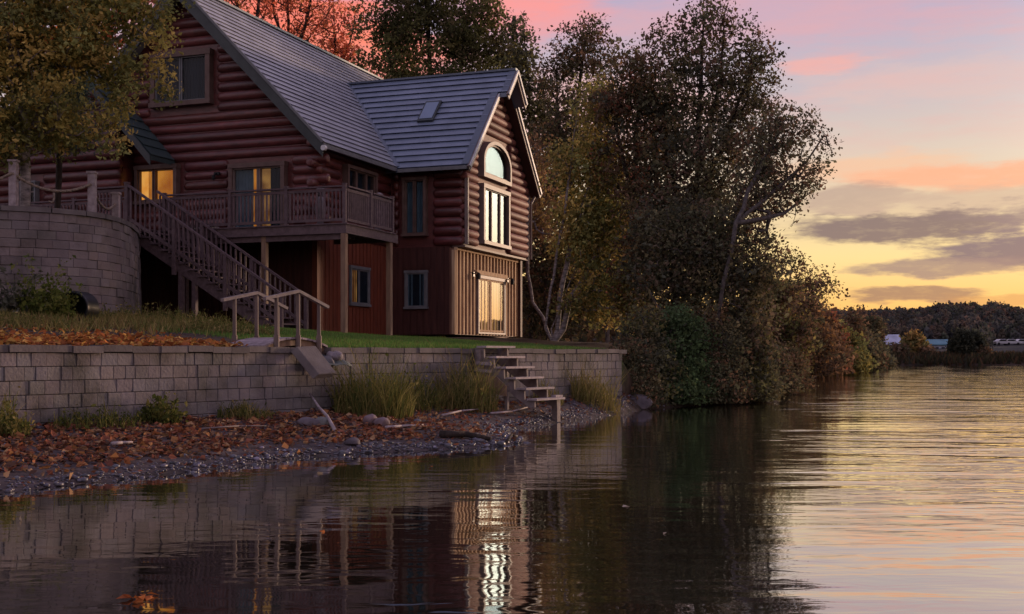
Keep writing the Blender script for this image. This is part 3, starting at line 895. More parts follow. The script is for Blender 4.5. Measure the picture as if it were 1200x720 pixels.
# -- wing
WX = 2.46; WU = 2.81; WY0 = 5.14; WY1 = 11.64; WEZ = 5.7; WM = 1.0667; WRY = 8.39
def wing_z(y): return WEZ + WM * (min(y, 2 * WRY - y) - 4.64)
WT = wing_z(WY0) - .2
mb = MB(); mb.box(.0, WX - .2, WY0 + .02, WY0 + .2, 0, 3.03); boards(mb, (.02, WY0 + .02), (WX - .03, WY0 + .02), 0, 3.02, .26, .21, .022, (0, -1), [(.5, 1.52, .82, 2.3)], 6)
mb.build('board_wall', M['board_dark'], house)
mb = MB(); mb.box(.0, WU - .2, WY0 + .04, WY0 + .2, 3.031, WT)
logs_x(mb, WY0 + .06, lambda z: (.12, WU - .05), 3.06, 9, .33, [(.45, 1.54, 3.34, 5.52)], -1, 12)
mb.build('log_wall', M['log'], house, auto=50)
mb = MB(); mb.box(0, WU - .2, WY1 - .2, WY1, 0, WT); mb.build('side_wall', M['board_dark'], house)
# wing front, upper logs
mb = MB()
GP = [(WU - .05, WY0 + .02, 3.06), (WU - .05, WY1 - .02, 3.06), (WU - .05, WY1 - .02, WT), (WU - .05, WRY, wing_z(WRY) - .22), (WU - .05, WY0 + .02, WT)]
mb.prism(GP, (-.15, 0, 0))
def wing_y(z):
    if z < WT - .1: return (WY0 - .04, WY1 + .04)
    k = (z + .1 - WT) / WM
    return (WY0 + k + .05, WY1 - k - .05)
holesW = [(6.50, 9.36, 3.20, 5.42), (6.42, 9.46, 5.56, 7.06)]
logs_y(mb, WU - .03, wing_y, 3.10, 23, .275, holesW, 21)
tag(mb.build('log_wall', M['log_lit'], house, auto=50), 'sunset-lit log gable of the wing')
# wing front, lower boards
mb = MB(); mb.box(WX - .2, WX, WY0, WY1, 0, 2.98)
mb.build('board_wall', M['batten_gap'], house)
mb = MB(); boards(mb, (WX, WY0), (WX, WY1), .02, 2.90, .33, .115, .055, (1, 0), [(6.85, 10.0, -1, 2.33)], 8)
mb.bar((WX + .04, WY0 - .02, 2.95), (WX + .04, WY1 + .02, 2.95), .1, .09)
mb.bar((WX - .02, WY0 - .03, 0.01), (WX - .02, WY0 - .03, 2.9), .12, .12)
mb.bar((WX - .02, WY1 + .03, 0.01), (WX - .02, WY1 + .03, 2.9), .12, .12)
tag(mb.build('batten_cladding', M['batten'], house), 'pale weathered upright battens')
mb = MB(); mb.box(WX - .1, WU + .02, WY0 + .01, WY1 - .01, 2.999, 3.07); mb.build('floor_band', M['trim'], house)
mb = MB(); mb.bar((WU + .10, WY0 - .02, 3.08), (WU + .10, WY0 - .02, 5.35), .09, .12); mb.build('corner_trim', M['trim_pale'], house)

# -- roofs
def courses(mb, pt, nrm, t0, t1, n, rng_of, lift, seed):
    """overlapping metal courses; pt(t, s) gives the point at horizontal run t, length s"""
    rg = np.random.default_rng(seed); nv = Vector(nrm).normalized()
    for i in range(n):
        a = t0 + (t1 - t0) * i / n; b = t0 + (t1 - t0) * (i + 1) / n + (.012 if i < n - 1 else 0)
        for (s0a, s1a, s0b, s1b) in rng_of(a, b):
            if s1a - s0a < .02 and s1b - s0b < .02: continue
            k = max(1, int((s1a - s0a) / 1.3)); 
            for j in range(k):
                f0 = j / k; f1 = (j + 1) / k
                v = rg.uniform(.9, 1.1); mb.tint = (v, v, v * 1.01)
                A = Vector(pt(a, s0a + (s1a - s0a) * f0)); B = Vector(pt(a, s0a + (s1a - s0a) * f1))
                Cc = Vector(pt(b, s0b + (s1b - s0b) * f1)); D = Vector(pt(b, s0b + (s1b - s0b) * f0))
                li = lift * rg.uniform(.9, 1.1)
                mid0 = (A + (D - A) * .42); mid1 = (B + (Cc - B) * .42)
                dn = (D - A).normalized() * .085; tk = .014
                mb.add([A + dn, B + dn, A + dn + nv * (li - tk), B + dn + nv * (li - tk), A + nv * (li - tk), B + nv * (li - tk), A + nv * li, B + nv * li, D + nv * .004, Cc + nv * .004],
                       [(0, 1, 3, 2), (2, 3, 5, 4), (4, 5, 7, 6), (6, 7, 9, 8)])
    mb.tint = (1, 1, 1)
def yv0(t): return 4.64 + (RZ + RM * t - WEZ) / WM
def main_rng(a, b):
    out = []
    if RZ + RM * b < 9.7:
        out.append((-.5, yv0(a), -.5, yv0(b)))
        out.append((2 * WRY - yv0(a), ML + .5, 2 * WRY - yv0(b), ML + .5))
    else: out.append((-.5, ML + .5, -.5, ML + .5))
    return out
mr_ = MB(); courses(mr_, lambda t, s: (.5 - t, s, RZ + RM * t), (RM, 0, 1), 0, RID, 26, main_rng, .043, 1)
courses(mr_, lambda t, s: (-10.18 + t, s, RZ + RM * t), (-RM, 0, 1), 0, RID, 26, lambda a, b: [(-.5, ML + .5, -.5, ML + .5)], .038, 2)
# sheathing below
th = .14
mr_.prism([(.5, -.49, RZ - .004), (-4.84, -.49, RZ + RM * RID - .004), (-4.84, -.49, RZ + RM * RID - th * 1.4), (.5, -.49, RZ - th)], (0, ML + .98, 0))
mr_.prism([(-10.18, -.49, RZ - .004), (-4.845, -.49, RZ + RM * RID - .004), (-4.845, -.49, RZ + RM * RID - th * 1.4), (-10.18, -.49, RZ - th)], (0, ML + .98, 0))
main_roof = mr_.build('roof', M['roof'], house)
mb = MB(); mb.bar((-4.84, -.52, RZ + RM * RID + .03), (-4.84, ML + .5, RZ + RM * RID + .03), .22, .07); mb.build('ridge_cap', M['roof_trim'], main_roof)
mb = MB()
sl_ = math.hypot(1, RM)
for x0, sg in ((.5, -1), (-10.18, 1)):
    mb.prism([(x0, -.5, RZ - .05 - .0), (x0 + sg * RID, -.5, RZ + RM * RID - .05), (x0 + sg * RID, -.5, RZ + RM * RID - .5), (x0 + sg * .02, -.5, RZ - .42)], (0, -.05, 0))
mb.build('fascia', M['fascia'], main_roof)
mb = MB()
for x0, sg in ((.5, -1), (-10.18, 1)):
    mb.bar((x0, -.535, RZ + .02), (x0 + sg * RID, -.535, RZ + RM * RID + .02), .10, .07, (RM * -sg, 0, 1))
mb.build('edge_flashing', M['trim_grey'], main_roof)
mb = MB(); mb.box(.42, .52, -.5, 4.55, RZ - .14, RZ - .01); mb.build('gutter', M['trim_grey'], main_roof)
mb = MB(); mb.tube((.53, -.60, RZ - .16), (.53, -.48, RZ - .16), .085, .085, 12); mb.build('gutter_end', M['white'], main_roof)

wr = MB()
XR = 3.16; XP = 3.53; UP = 2.8
def xv(u): return .5 - (WEZ + WM * u - RZ) / RM
def wing_rng(a, b):
    xe = XP if (a + b) / 2 > UP else XR
    return [(xv(a), xe, xv(b), xe)]
courses(wr, lambda u, s: (s, 4.64 + u, WEZ + WM * u), (0, -WM, 1), 0, 3.75, 16, wing_rng, .058, 3)
courses(wr, lambda u, s: (s, 12.14 - u, WEZ + WM * u), (0, WM, 1), 0, 3.75, 16, wing_rng, .058, 4)
for y0, sg in ((4.64, 1), (12.14, -1)):
    wr.prism([(XR - .01, y0, WEZ - .004), (XR - .01, y0 + sg * 3.745, WEZ + WM * 3.745 - .004), (XR - .01, y0 + sg * 3.745, WEZ + WM * 3.75 - .2), (XR - .01, y0, WEZ - .13)], (-3.2, 0, 0))
    wr.prism([(XP - .01, y0 + sg * UP, WEZ + WM * UP - .004), (XP - .01, y0 + sg * 3.745, WEZ + WM * 3.745 - .004), (XP - .01, y0 + sg * 3.745, WEZ + WM * 3.75 - .2), (XP - .01, y0 + sg * UP, WEZ + WM * UP - .14)], (-(XP - XR) + .002, 0, 0))
    wr.prism([(-.25, y0 + sg * .8, WEZ + WM * .8 - .01), (-.25, y0 + sg * 3.745, WEZ + WM * 3.745 - .01), (-3.0, y0 + sg * 3.745, WEZ + WM * 3.745 - .01)], (0, 0, -.1))
M['roof_wing'] = surf('shaded_metal_roof', (.18, .215, .30), (.13, .16, .225), 1.5, .36, .002, 30, spec=.5, tint=True)  # darker copy of the main roof metal, the wing's shade put into the colour
wing_roof = wr.build('roof', M['roof_wing'], house)
mb = MB(); mb.bar((-3.36, WRY, WEZ + WM * 3.75 + .03), (XP + .02, WRY, WEZ + WM * 3.75 + .03), .22, .07); mb.build('ridge_cap', M['roof_trim'], wing_roof)
mb = MB()
mb.bar((.52, 4.62, RZ + .03), (-3.36, WRY - .02, 9.7 + .05), .30, .05, (.5, -.5, 1))
mb.build('valley_flashing', M['roof_trim'], wing_roof)
for y0, sg in ((4.64, 1), (12.14, -1)):
    mb = MB(); mb.bar((XR + .025, y0 - sg * .02, WEZ - .13), (XR + .025, y0 + sg * UP, WEZ + WM * UP - .13), .05, .24, (0, -sg * WM, 1))
    mb.bar((XP + .025, y0 + sg * (UP - .02), WEZ + WM * (UP - .02) - .13), (XP + .025, y0 + sg * 3.76, WEZ + WM * 3.76 - .13), .05, .24, (0, -sg * WM, 1))
    f_ = mb.build('fascia', M['trim_pale'], wing_roof)
    mb = MB(); mb.bar((XR + .075, y0 - sg * .02, WEZ - .045), (XR + .075, y0 + sg * UP, WEZ + WM * UP - .045), .05, .10, (0, -sg * WM, 1))
    mb.bar((XP + .075, y0 + sg * (UP - .02), WEZ + WM * (UP - .02) - .045), (XP + .075, y0 + sg * 3.76, WEZ + WM * 3.76 - .045), .05, .10, (0, -sg * WM, 1))
    mb.build('trim_board', M['fascia_pale'], f_)
    mb = MB(); mb.bar((XR - .11, y0 - sg * .02, WEZ + .05), (XR - .11, y0 + sg * UP, WEZ + WM * UP + .05), .26, .03, (0, -sg * WM, 1)); mb.build('rake_flashing', M['roof_trim'], wing_roof)
    mb = MB(); mb.bar((XP - .11, y0 + sg * UP, WEZ + WM * UP + .05), (XP - .11, y0 + sg * 3.76, WEZ + WM * 3.76 + .05), .26, .03, (0, -sg * WM, 1)); mb.build('rake_flashing', M['roof_trim'], wing_roof)
mb = MB(); mb.box(.58, XR - .02, 4.52, 4.63, WEZ - .14, WEZ - .02); mb.build('gutter', M['trim_grey'], wing_roof)
mb = MB(); mb.prism([(WU, 4.7, WEZ - .15), (WU, WRY, WEZ + WM * 3.7 - .22), (WU, 12.08, WEZ - .15), (WU, 12.08, WEZ - .18), (WU, WRY, WEZ + WM * 3.7 - .26), (WU, 4.7, WEZ - .18)], (XR - WU - .03, 0, 0)); mb.build('soffit', M['soffit'], wing_roof)
# skylight
def wr_pt(x, u, up=0.0):
    k = 1 / math.hypot(1, WM); return Vector((x, 4.64 + u - WM * k * up, WEZ + WM * u + k * up))
sk = MB()
sk.prism([wr_pt(.48, 1.78, .02), wr_pt(1.10, 1.78, .02), wr_pt(1.10, 2.58, .02), wr_pt(.48, 2.58, .02)], wr_pt(0, 0, .10) - wr_pt(0, 0, 0))
sky_l = sk.build('skylight', M['fascia'], house)
M['sky_glass'] = surf('skylight_glass', (.16, .22, .33), (.14, .19, .29), 1, .08, spec=.9)
mb = MB(); mb.prism([wr_pt(.54, 1.85, .125), wr_pt(1.04, 1.85, .125), wr_pt(1.04, 2.51, .125), wr_pt(.54, 2.51, .125)], wr_pt(0, 0, .012) - wr_pt(0, 0, 0)); mb.build('pane', M['sky_glass'], sky_l)
# downspout
mb = MB(); mb.path([(XR - .15, WY1 + .35, WEZ - .15), (WU + .12, WY1 + .12, WEZ - .45), (WU + .12, WY1 + .12, 3.05)], .05, 8); mb.build('downspout', M['trim_pale'], house)

# -- windows.  axis 'x': wall runs along x and faces -y;  axis 'y': wall runs along y and faces +x
def wpt(axis, plane, t, out, z):
    return (t, plane - out, z) if axis == 'x' else (plane + out, t, z)
def wbox(mb, axis, plane, t0, t1, o0, o1, z0, z1):
    if axis == 'x': return mb.box(t0, t1, plane - o1, plane - o0, z0, z1)
    return mb.box(plane + o0, plane + o1, t0, t1, z0, z1)
def window(axis, plane, t0, t1, z0, z1, fw, out, frame_m, back_m, muls=(), bars=(), name='window', sill=True, glass='glass', label=None, curtains=(), sash=.045, sash_m=None, parent=None):
    root = empty(name, (0, 0, 0)); root.parent = parent or house
    if label: root['label'] = label
    mb = MB()
    wbox(mb, axis, plane, t0, t0 + fw, .0, out, z0, z1); wbox(mb, axis, plane, t1 - fw, t1, .0, out, z0, z1)
    wbox(mb, axis, plane, t0 - .02, t1 + .02, .0, out + .012, z1 - fw, z1 + .01)
    if sill: wbox(mb, axis, plane, t0 - .03, t1 + .03, .0, out + .035, z0 - .01, z0 + fw * .8)
    else: wbox(mb, axis, plane, t0 + fw, t1 - fw, .0, out, z0, z0 + fw * .6)
    mb.build('frame', M[frame_m], root)
    a, b, c, d = t0 + fw, t1 - fw, z0 + fw * .8, z1 - fw
    ms = [a] + list(muls) + [b]
    sm_ = MB()
    for i in range(len(ms) - 1):
        e0 = ms[i] + (.0 if i == 0 else .012); e1 = ms[i + 1] - (.0 if i == len(ms) - 2 else .012)
        o1 = out * .72
        wbox(sm_, axis, plane, e0, e0 + sash, .02, o1, c, d); wbox(sm_, axis, plane, e1 - sash, e1, .02, o1, c, d)
        wbox(sm_, axis, plane, e0 + sash, e1 - sash, .02, o1 - .002, c, c + sash); wbox(sm_, axis, plane, e0 + sash, e1 - sash, .02, o1 - .002, d - sash, d)
        for zb in bars: wbox(sm_, axis, plane, e0 + sash, e1 - sash, .02, o1 - .01, zb - .018, zb + .018)
    sm_.build('sash', M[sash_m or frame_m], root)
    g = MB(); wbox(g, axis, plane, a, b, out * .45, out * .45 + .006, c, d); g.build('pane', M[glass], root)
    k = MB(); wbox(k, axis, plane, a, b, .001, .012, c, d); k.build('room', M[back_m], root)
    for (q0, q1, m_) in curtains:
        cm = MB(); n = max(4, int((q1 - q0) / .035)); xs = np.linspace(q0, q1, n + 1)
        for i in range(n):
            oa = out * .22 + .014 * math.sin(i * 1.9); ob = out * .22 + .014 * math.sin((i + 1) * 1.9)
            cm.add([wpt(axis, plane, xs[i], oa, c), wpt(axis, plane, xs[i + 1], ob, c), wpt(axis, plane, xs[i + 1], ob, d), wpt(axis, plane, xs[i], oa, d)], [(0, 1, 2, 3)])
        cm.build('curtain', M[m_], root)
    return root
window('x', .02, -6.05, -3.77, 7.34, 9.08, .17, .24, 'trim', 'dark_room', [-4.91], (), glass='glass_dim', sash_m='trim_grey', curtains=[(-4.85, -3.98, 'dark_room')])
window('x', .02, -3.07, -1.05, 3.07, 5.33, .13, .24, 'trim', 'glow_soft', [-2.02], (), 'sliding_door', False, 'glass_dim', 'sliding door with a grey curtain and lamplight behind it',
       [(-2.92, -2.26, 'curtain'), (-2.24, -2.02, 'glow'), (-1.64, -1.19, 'dark_room')], sash_m='trim_pale')
window('x', .02, -6.66, -5.03, 4.22, 5.46, .12, .24, 'trim', 'glow', [-5.95], (), 'window', True, 'glass_dim', 'lamplit window with a tied-back curtain',
       [(-6.50, -6.22, 'glow_curtain')])
window('y', -.03, 1.68, 3.81, 4.05, 5.45, .10, .22, 'trim', 'dark_room', [2.40, 3.10], (), glass='glass_dim', sash_m='trim')
window('y', -.02, 2.12, 3.52, .92, 2.22, .09, .07, 'trim_grey', 'dark_room', [2.75], (), glass='glass_dim', label='ground floor window with a lamp lit inside', curtains=[(2.22, 2.62, 'glow_soft')])
window('x', WY0 + .04, .55, 1.44, 3.42, 5.44, .09, .22, 'trim', 'dark_room', [.98], (), glass='glass_dim', sash_m='trim', curtains=[(.65, .93, 'curtain'), (1.03, 1.34, 'curtain')])
window('x', WY0 + .02, .58, 1.44, .9, 2.22, .08, .07, 'trim_grey', 'dark_room', [], (), glass='glass_dim', curtains=[(.67, .9, 'curtain'), (1.12, 1.35, 'curtain')])
window('y', WU - .05, 6.57, 9.28, 3.24, 5.36, .14, .22, 'trim_pale', 'blind', [7.48, 8.37], (), label='tall three-light window reflecting the sunset', sash=.03, sash_m='trim')
# arched window
aw = empty('arched_window'); aw.parent = house; aw['label'] = 'arched window reflecting the pale evening sky'
def arch(yc, hw, z0, zs, rise, n=22):
    pts = [(yc - hw, z0), (yc + hw, z0)]
    for k in range(n + 1):
        a = math.pi * k / n
        pts.append((yc + hw * math.cos(a), zs + rise * math.sin(a)))
    return pts
def arch_band(mb, o, i, x0, x1):
    n = len(o)
    v = [(x1, y, z) for y, z in o] + [(x1, y, z) for y, z in i] + [(x0, y, z) for y, z in o] + [(x0, y, z) for y, z in i]
    f = []
    for k in range(n):
        k2 = (k + 1) % n
        f += [(k, k2, n + k2, n + k), (2 * n + k, 2 * n + k2, k2, k), (n + k, n + k2, 3 * n + k2, 3 * n + k)]
    mb.add(v, f)
yc = 7.93
mb = MB(); arch_band(mb, arch(yc, 1.42, 5.60, 6.18, .84), arch(yc, 1.29, 5.74, 6.18, .71), WU - .05, WU + .20); mb.build('frame', M['trim_pale'], aw)
mb = MB(); arch_band(mb, arch(yc, 1.289, 5.741, 6.18, .709), arch(yc, 1.23, 5.80, 6.18, .65), WU - .02, WU + .12); mb.build('sash', M['trim'], aw)
ap = arch(yc, 1.26, 5.77, 6.18, .68)
mb = MB(); mb.prism([(WU + .05, y, z) for y, z in ap], (.006, 0, 0)); mb.build('pane', M['glass'], aw)
mb = MB(); mb.prism([(WU - .048, y, z) for y, z in ap], (.01, 0, 0)); mb.build('room', M['blind'], aw)
# lakeside sliding door
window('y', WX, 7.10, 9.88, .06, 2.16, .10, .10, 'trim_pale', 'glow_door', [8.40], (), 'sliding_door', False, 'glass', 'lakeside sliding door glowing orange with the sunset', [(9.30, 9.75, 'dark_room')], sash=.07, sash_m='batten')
mb = MB(); mb.box(WX, WX + .13, 6.9, 10.06, 2.18, 2.33); mb.build('door_header', M['batten'], house)
for yy in (6.72, 10.22):
    mb = MB(); mb.box(WX + .0, WX + .08, yy - .06, yy + .06, 2.08, 2.24)
    mb.path([(WX + .08, yy, 2.18), (WX + .16, yy, 2.24), (WX + .24, yy, 2.2)], .02, 6)
    mb.lathe((WX + .25, yy, 1.98), [(.05, 0), (.075, .02), (.085, .16), (.03, .24)], 10)
    mb.build('wall_lamp', M['black'], house)
mb = MB(); mb.box(-3.62, -3.44, -.2, -.10, 5.03, 5.12); mb.lathe((-3.58, -.27, 4.86), [(.03, .0), (.06, .03), (.06, .12), (.02, .16)], 8); mb.tube((-3.53, -.2, 5.08), (-3.53, -.3, 5.0), .025)
mb.build('wall_lamp', M['black'], house)

# -- small gabled annex at the left end
mb = MB(); AX = -6.78
mb.box(-14.2, AX, -.8, -.62, .0, 5.2); mb.box(AX - .2, AX, -.62, .02, 0, 7.0)
logs_x(mb, -.78, lambda z: (-14.2 if z < 5.25 else -12.4 + (z - 5.30) / 1.1, AX + .06 if z < 7.0 else -5.2 - (z - 5.30) / 1.1), 3.0, 18, .33, [(-10.7, -9.9, 3.35, 5.1)], -1, 33)
mb.build('annex_wall', M['log'], house, auto=50)
ar = MB()
courses(ar, lambda t, s: (-5.2 - t, s, 5.58 + 1.1 * t), (1.1, 0, 1), 0, 3.6, 12, lambda a, b: [(-1.3, -.02, -1.3, -.02)], .04, 6)
courses(ar, lambda t, s: (-12.4 + t - 0.0, s, 5.58 + 1.1 * t), (-1.1, 0, 1), 0, 3.6, 12, lambda a, b: [(-1.3, 5.0, -1.3, 5.0)] if -12.4 + b < -9.9 else [(-1.3, -.02, -1.3, -.02)], .04, 7)
ar.prism([(-5.2, -1.29, 5.576), (-8.8, -1.29, 5.576 + 1.1 * 3.6), (-12.4, -1.29, 5.576), (-12.4, -1.29, 5.43), (-8.8, -1.29, 5.35 + 1.1 * 3.6), (-5.2, -1.29, 5.43)], (0, 1.26, 0))
M['roof_green'] = surf('dark_green_roof', (.055, .085, .085), (.04, .062, .065), 2, .45, tint=True, spec=.4)
ann = ar.build('annex_roof', M['roof_green'], house)
mb = MB(); mb.prism([(-5.2, -1.3, 5.56), (-8.8, -1.3, 5.56 + 3.96), (-8.8, -1.3, 5.22 + 3.96), (-5.2, -1.3, 5.26)], (0, -.04, 0)); mb.prism([(-12.4, -1.3, 5.56), (-8.8, -1.3, 5.56 + 3.96), (-8.8, -1.3, 5.22 + 3.96), (-12.4, -1.3, 5.26)], (0, -.04, 0)); mb.build('fascia', M['fascia'], ann)
mb = MB(); mb.prism([(AX - .01, -.75, 5.2), (AX - .01, -.75, 7.0), (-8.8, -.75, 9.2), (-12.1, -.75, 5.55), (-12.1, -.75, 5.2)], (0, .1, 0)); mb.build('annex_gable', M['log'], house)
window('x', -.8, -10.62, -9.98, 3.4, 5.05, .05, .22, 'trim_grey', 'dark_room', [-10.3], (3.9, 4.3, 4.7), label='pale latticed window behind the birch', glass='glass_dim', sash=.03, sash_m='trim_pale')

# ------------------------------------------------------------------ deck
FZ = 3.05
deck = empty('wooden_deck', HL(2.2, -2.4, 0), HR, 'raised wooden deck with slatted railing around the house corner', 'deck')
DO = Vector((2.2, -2.4, 0))
def dbuild(mb, name, mat, root=deck, org=DO, **kw):
    o = mb.build(name, mat, root, **kw); o.data.transform(Matrix.Translation(-org)); return o
XL = -14.0
mb = MB(); y = -2.5
rg = np.random.default_rng(2)
while y < .0:
    v = rg.uniform(.8, 1.2); mb.tint = (v, v, v)
    mb.box(XL, 2.34, y, y + .135, FZ - .035 + rg.uniform(-.002, .002), FZ); y += .14
y = .06
while y < .66:
    v = rg.uniform(.8, 1.2); mb.tint = (v, v, v); mb.box(.28, 2.34, y, y + .135, FZ - .035, FZ); y += .14
dbuild(mb, 'deck_boards', M['deck_wood'])
mb = MB(); mb.box(XL, 2.30, -2.46, -2.41, FZ - .29, FZ - .037); mb.box(2.25, 2.30, -2.409, .95, FZ - .29, FZ - .037)
mb.box(.25, 2.249, .60, .65, FZ - .29, FZ - .037)
for xj in np.arange(XL + .3, 2.2, .5): mb.box(xj, xj + .045, -2.409, -.1, FZ - .24, FZ - .037)
mb.box(XL, 2.24, -2.36, -2.25, FZ - .45, FZ - .242)
dbuild(mb, 'rim_joist', M['deck_wood'])
def zg(x, y): q = HL(x, y, 0); return float(ground_z(q[0], q[1])) - 2.2
for (x, y, m_) in ((2.2, -2.38, 'deck_post'), (2.2, .55, 'deck_post'), (-.45, -2.3, 'deck_post'), (-3.2, -2.3, 'deck_wood'), (-6.2, -2.3, 'deck_wood')):
    mb = MB(); mb.bar((x, y, zg(x, y) - .1), (x, y, FZ - .292), .15, .15); dbuild(mb, 'support_post', M[m_])
def railing(mb, p, q, z0, h, step=.125, bw=.045, post=True):
    p = Vector(p); q = Vector(q); L_ = (q - p).length; d = (q - p) / L_
    up = Vector((0, 0, 1))
    mb.bar(p + up * (z0 + h), q + up * (z0 + h), .13, .045); mb.bar(p + up * (z0 + h - .10), q + up * (z0 + h - .10), .05, .08)
    mb.bar(p + up * (z0 + .10), q + up * (z0 + .10), .05, .08)
    t = step * .6
    r_ = np.random.default_rng(int(L_ * 100))
    while t < L_ - .03:
        v = r_.uniform(.8, 1.2); mb.tint = (v, v, v)
        c = p + d * t; mb.bar(c + up * (z0 + .142), c + up * (z0 + h - .142), bw, bw * .9, d); t += step
    mb.tint = (1, 1, 1)
fx = [2.24, .35, -1.55, -3.86]
for a, b in zip(fx[:-1], fx[1:]):
    mb = MB(); railing(mb, (b + .05, -2.43, 0), (a - .05, -2.43, 0), FZ, 1.05); dbuild(mb, 'railing', M['deck_wood'])
fx2 = [-5.22, -7.2, -9.2, -11.3, -13.5]
for a, b in zip(fx2[:-1], fx2[1:]):
    mb = MB(); railing(mb, (b + .05, -2.43, 0), (a - .05, -2.43, 0), FZ, 1.05); dbuild(mb, 'railing', M['deck_wood'])
for a, b in ((-2.38, -.9), (-.8, .6)):
    mb = MB(); railing(mb, (2.26, a + .05, 0), (2.26, b - .05, 0), FZ, 1.05); dbuild(mb, 'railing', M['deck_wood'])
for x, y in [(x, -2.43) for x in fx + fx2] + [(2.26, -.85), (2.26, .62)]:
    mb = MB(); mb.bar((x, y, FZ - .0), (x, y, FZ + 1.10), .10, .10); mb.box(x - .06, x + .06, y - .06, y + .06, FZ + 1.10, FZ + 1.13); dbuild(mb, 'railing_post', M['deck_wood'])
# landing at the head of the stairs
mb = MB(); 
for k in range(10): mb.box(-5.2, -4.0, -4.02 + k * .152, -4.02 + k * .152 + .146, FZ - .035, FZ - .001)
mb.box(-5.2, -4.0, -4.05, -4.02, FZ - .28, FZ - .037); mb.box(-5.2, -5.15, -4.02, -2.52, FZ - .28, FZ - .037)
dbuild(mb, 'landing', M['deck_wood'])
mb = MB(); railing(mb, (-5.15, -4.0, 0), (-4.05, -4.0, 0), FZ, 1.12); dbuild(mb, 'railing', M['deck_wood'])
for x in (-5.18, -4.0):
    mb = MB(); mb.bar((x, -4.0, .3), (x, -4.0, FZ + 1.22), .11, .11); mb.box(x - .07, x + .07, -4.07, -3.93, FZ + 1.22, FZ + 1.25); dbuild(mb, 'railing_post', M['deck_wood'])

# staircase from the landing to the lawn
SX0, SX1 = -3.96, 1.13; NST = 16
stair = empty('staircase', HL(SX1, -3.4, 0), HR, 'long straight wooden staircase with railings descending from deck to lawn', 'stairs')
SO = Vector((SX1, -3.4, 0))
sb = lambda mb, name, mat: dbuild(mb, name, mat, stair, SO)
ZB = zg(SX1, -3.4)
def sz(x): return FZ + (ZB - FZ) * (x - SX0) / (SX1 - SX0)
for y in (-3.97, -2.66):
    mb = MB(); mb.prism([(SX0, y, sz(SX0) - .02), (SX1, y, sz(SX1) + .02), (SX1, y, sz(SX1) - .20), (SX1 - .25, y, sz(SX1) - .20), (SX0, y, sz(SX0) - .36)], (0, .05, 0)); sb(mb, 'stringer', M['deck_wood'])
dx = (SX1 - SX0) / NST
for i in range(1, NST):
    x = SX0 + dx * i; z = sz(x) - .0
    mb = MB(); v = .8 + .4 * ((i * 37) % 10) / 10; mb.tint = (v, v, v)
    mb.box(x - dx * .55, x + dx * .5, -4.03, -2.56, z - .0, z + .04); sb(mb, 'tread', M['deck_wood'])
for y in (-4.0, -2.64):
    mb = MB()
    mb.bar((SX0, y, sz(SX0) + 1.16), (SX1 + .1, y, sz(SX1 + .1) + 1.02), .10, .06)
    mb.bar((SX0, y, sz(SX0) + .22), (SX1, y, sz(SX1) + .22), .05, .08)
    x = SX0 + .1; r_ = np.random.default_rng(4)
    while x < SX1 - .05:
        f_ = (x - SX0) / (SX1 - SX0); v = r_.uniform(.75, 1.2); mb.tint = (v, v, v)
        mb.bar((x, y, sz(x) + .02), (x, y, sz(x) + 1.10 - .14 * f_), .045, .045); x += .165
    sb(mb, 'handrail', M['deck_wood'])
    for x in (SX0 + 1.6, SX0 + 3.3, SX1):
        mb = MB(); f_ = (x - SX0) / (SX1 - SX0); mb.bar((x, y - .02, max(sz(x) - .5, zg(x, y) - .05)), (x, y - .02, sz(x) + 1.13 - .14 * f_), .10, .10); sb(mb, 'newel_post', M['deck_wood'])
for x in (-2.2, -1.75):
    mb = MB(); mb.bar((x, -3.9, zg(x, -3.9) - .1), (x, -3.9, sz(x) - .25), .13, .13); sb(mb, 'support_post', M['deck_wood'])

# pale ornaments on the deck
def ornament(p, s, label, hunch=0.0):
    root = empty('garden_ornament', p, .4, label, 'ornament')
    mb = MB(); mb.lathe((0, 0, 0), [(.10 * s, 0), (.12 * s, .03 * s), (.07 * s, .10 * s), (.13 * s, .22 * s), (.16 * s, .42 * s), (.13 * s, .62 * s), (.07 * s, .74 * s)], 14); mb.build('body', M['rock'], root, smooth=True)
    mb = MB(); mb.lathe((hunch, 0, .72 * s), [(.05 * s, 0), (.09 * s, .06 * s), (.11 * s, .15 * s), (.10 * s, .25 * s), (.03 * s, .29 * s)], 14); mb.build('head', M['rock'], root, smooth=True)
    return root
ornament(HL(1.25, -2.05, FZ), 1.12, 'pale rounded ornament standing behind the front deck railing')
ornament(HL(1.95, .25, FZ), 1.20, 'pale rounded ornament at the far lake end of the deck', .05)
for i, (x, y, lab, sx_) in enumerate(((-2.9, -2.30, 'long pale tray on the deck edge beneath the rail, nearest the staircase', .34), (-2.2, -2.30, 'short pale tray on the deck edge below the grey curtain', .24), (2.08, -1.6, 'small white dish at the foot of the lake-end railing', .12))):
    mb = MB(); mb.prism([(-sx_ / 2, -.08, .05), (sx_ / 2, -.08, .05), (sx_ / 2 * .86, -.08, .0), (-sx_ / 2 * .86, -.08, .0)], (0, .16, 0))
    mb.box(-sx_ / 2 - .01, sx_ / 2 + .01, -.09, .09, .05, .06)
    o = mb.build('tray' if i < 2 else 'dish', M['white']); o.location = HL(x, y, FZ); o.rotation_euler = (0, 0, HR)
    tag(o, lab, 'tray' if i < 2 else 'dish', 'pale trays on the deck' if i < 2 else None)

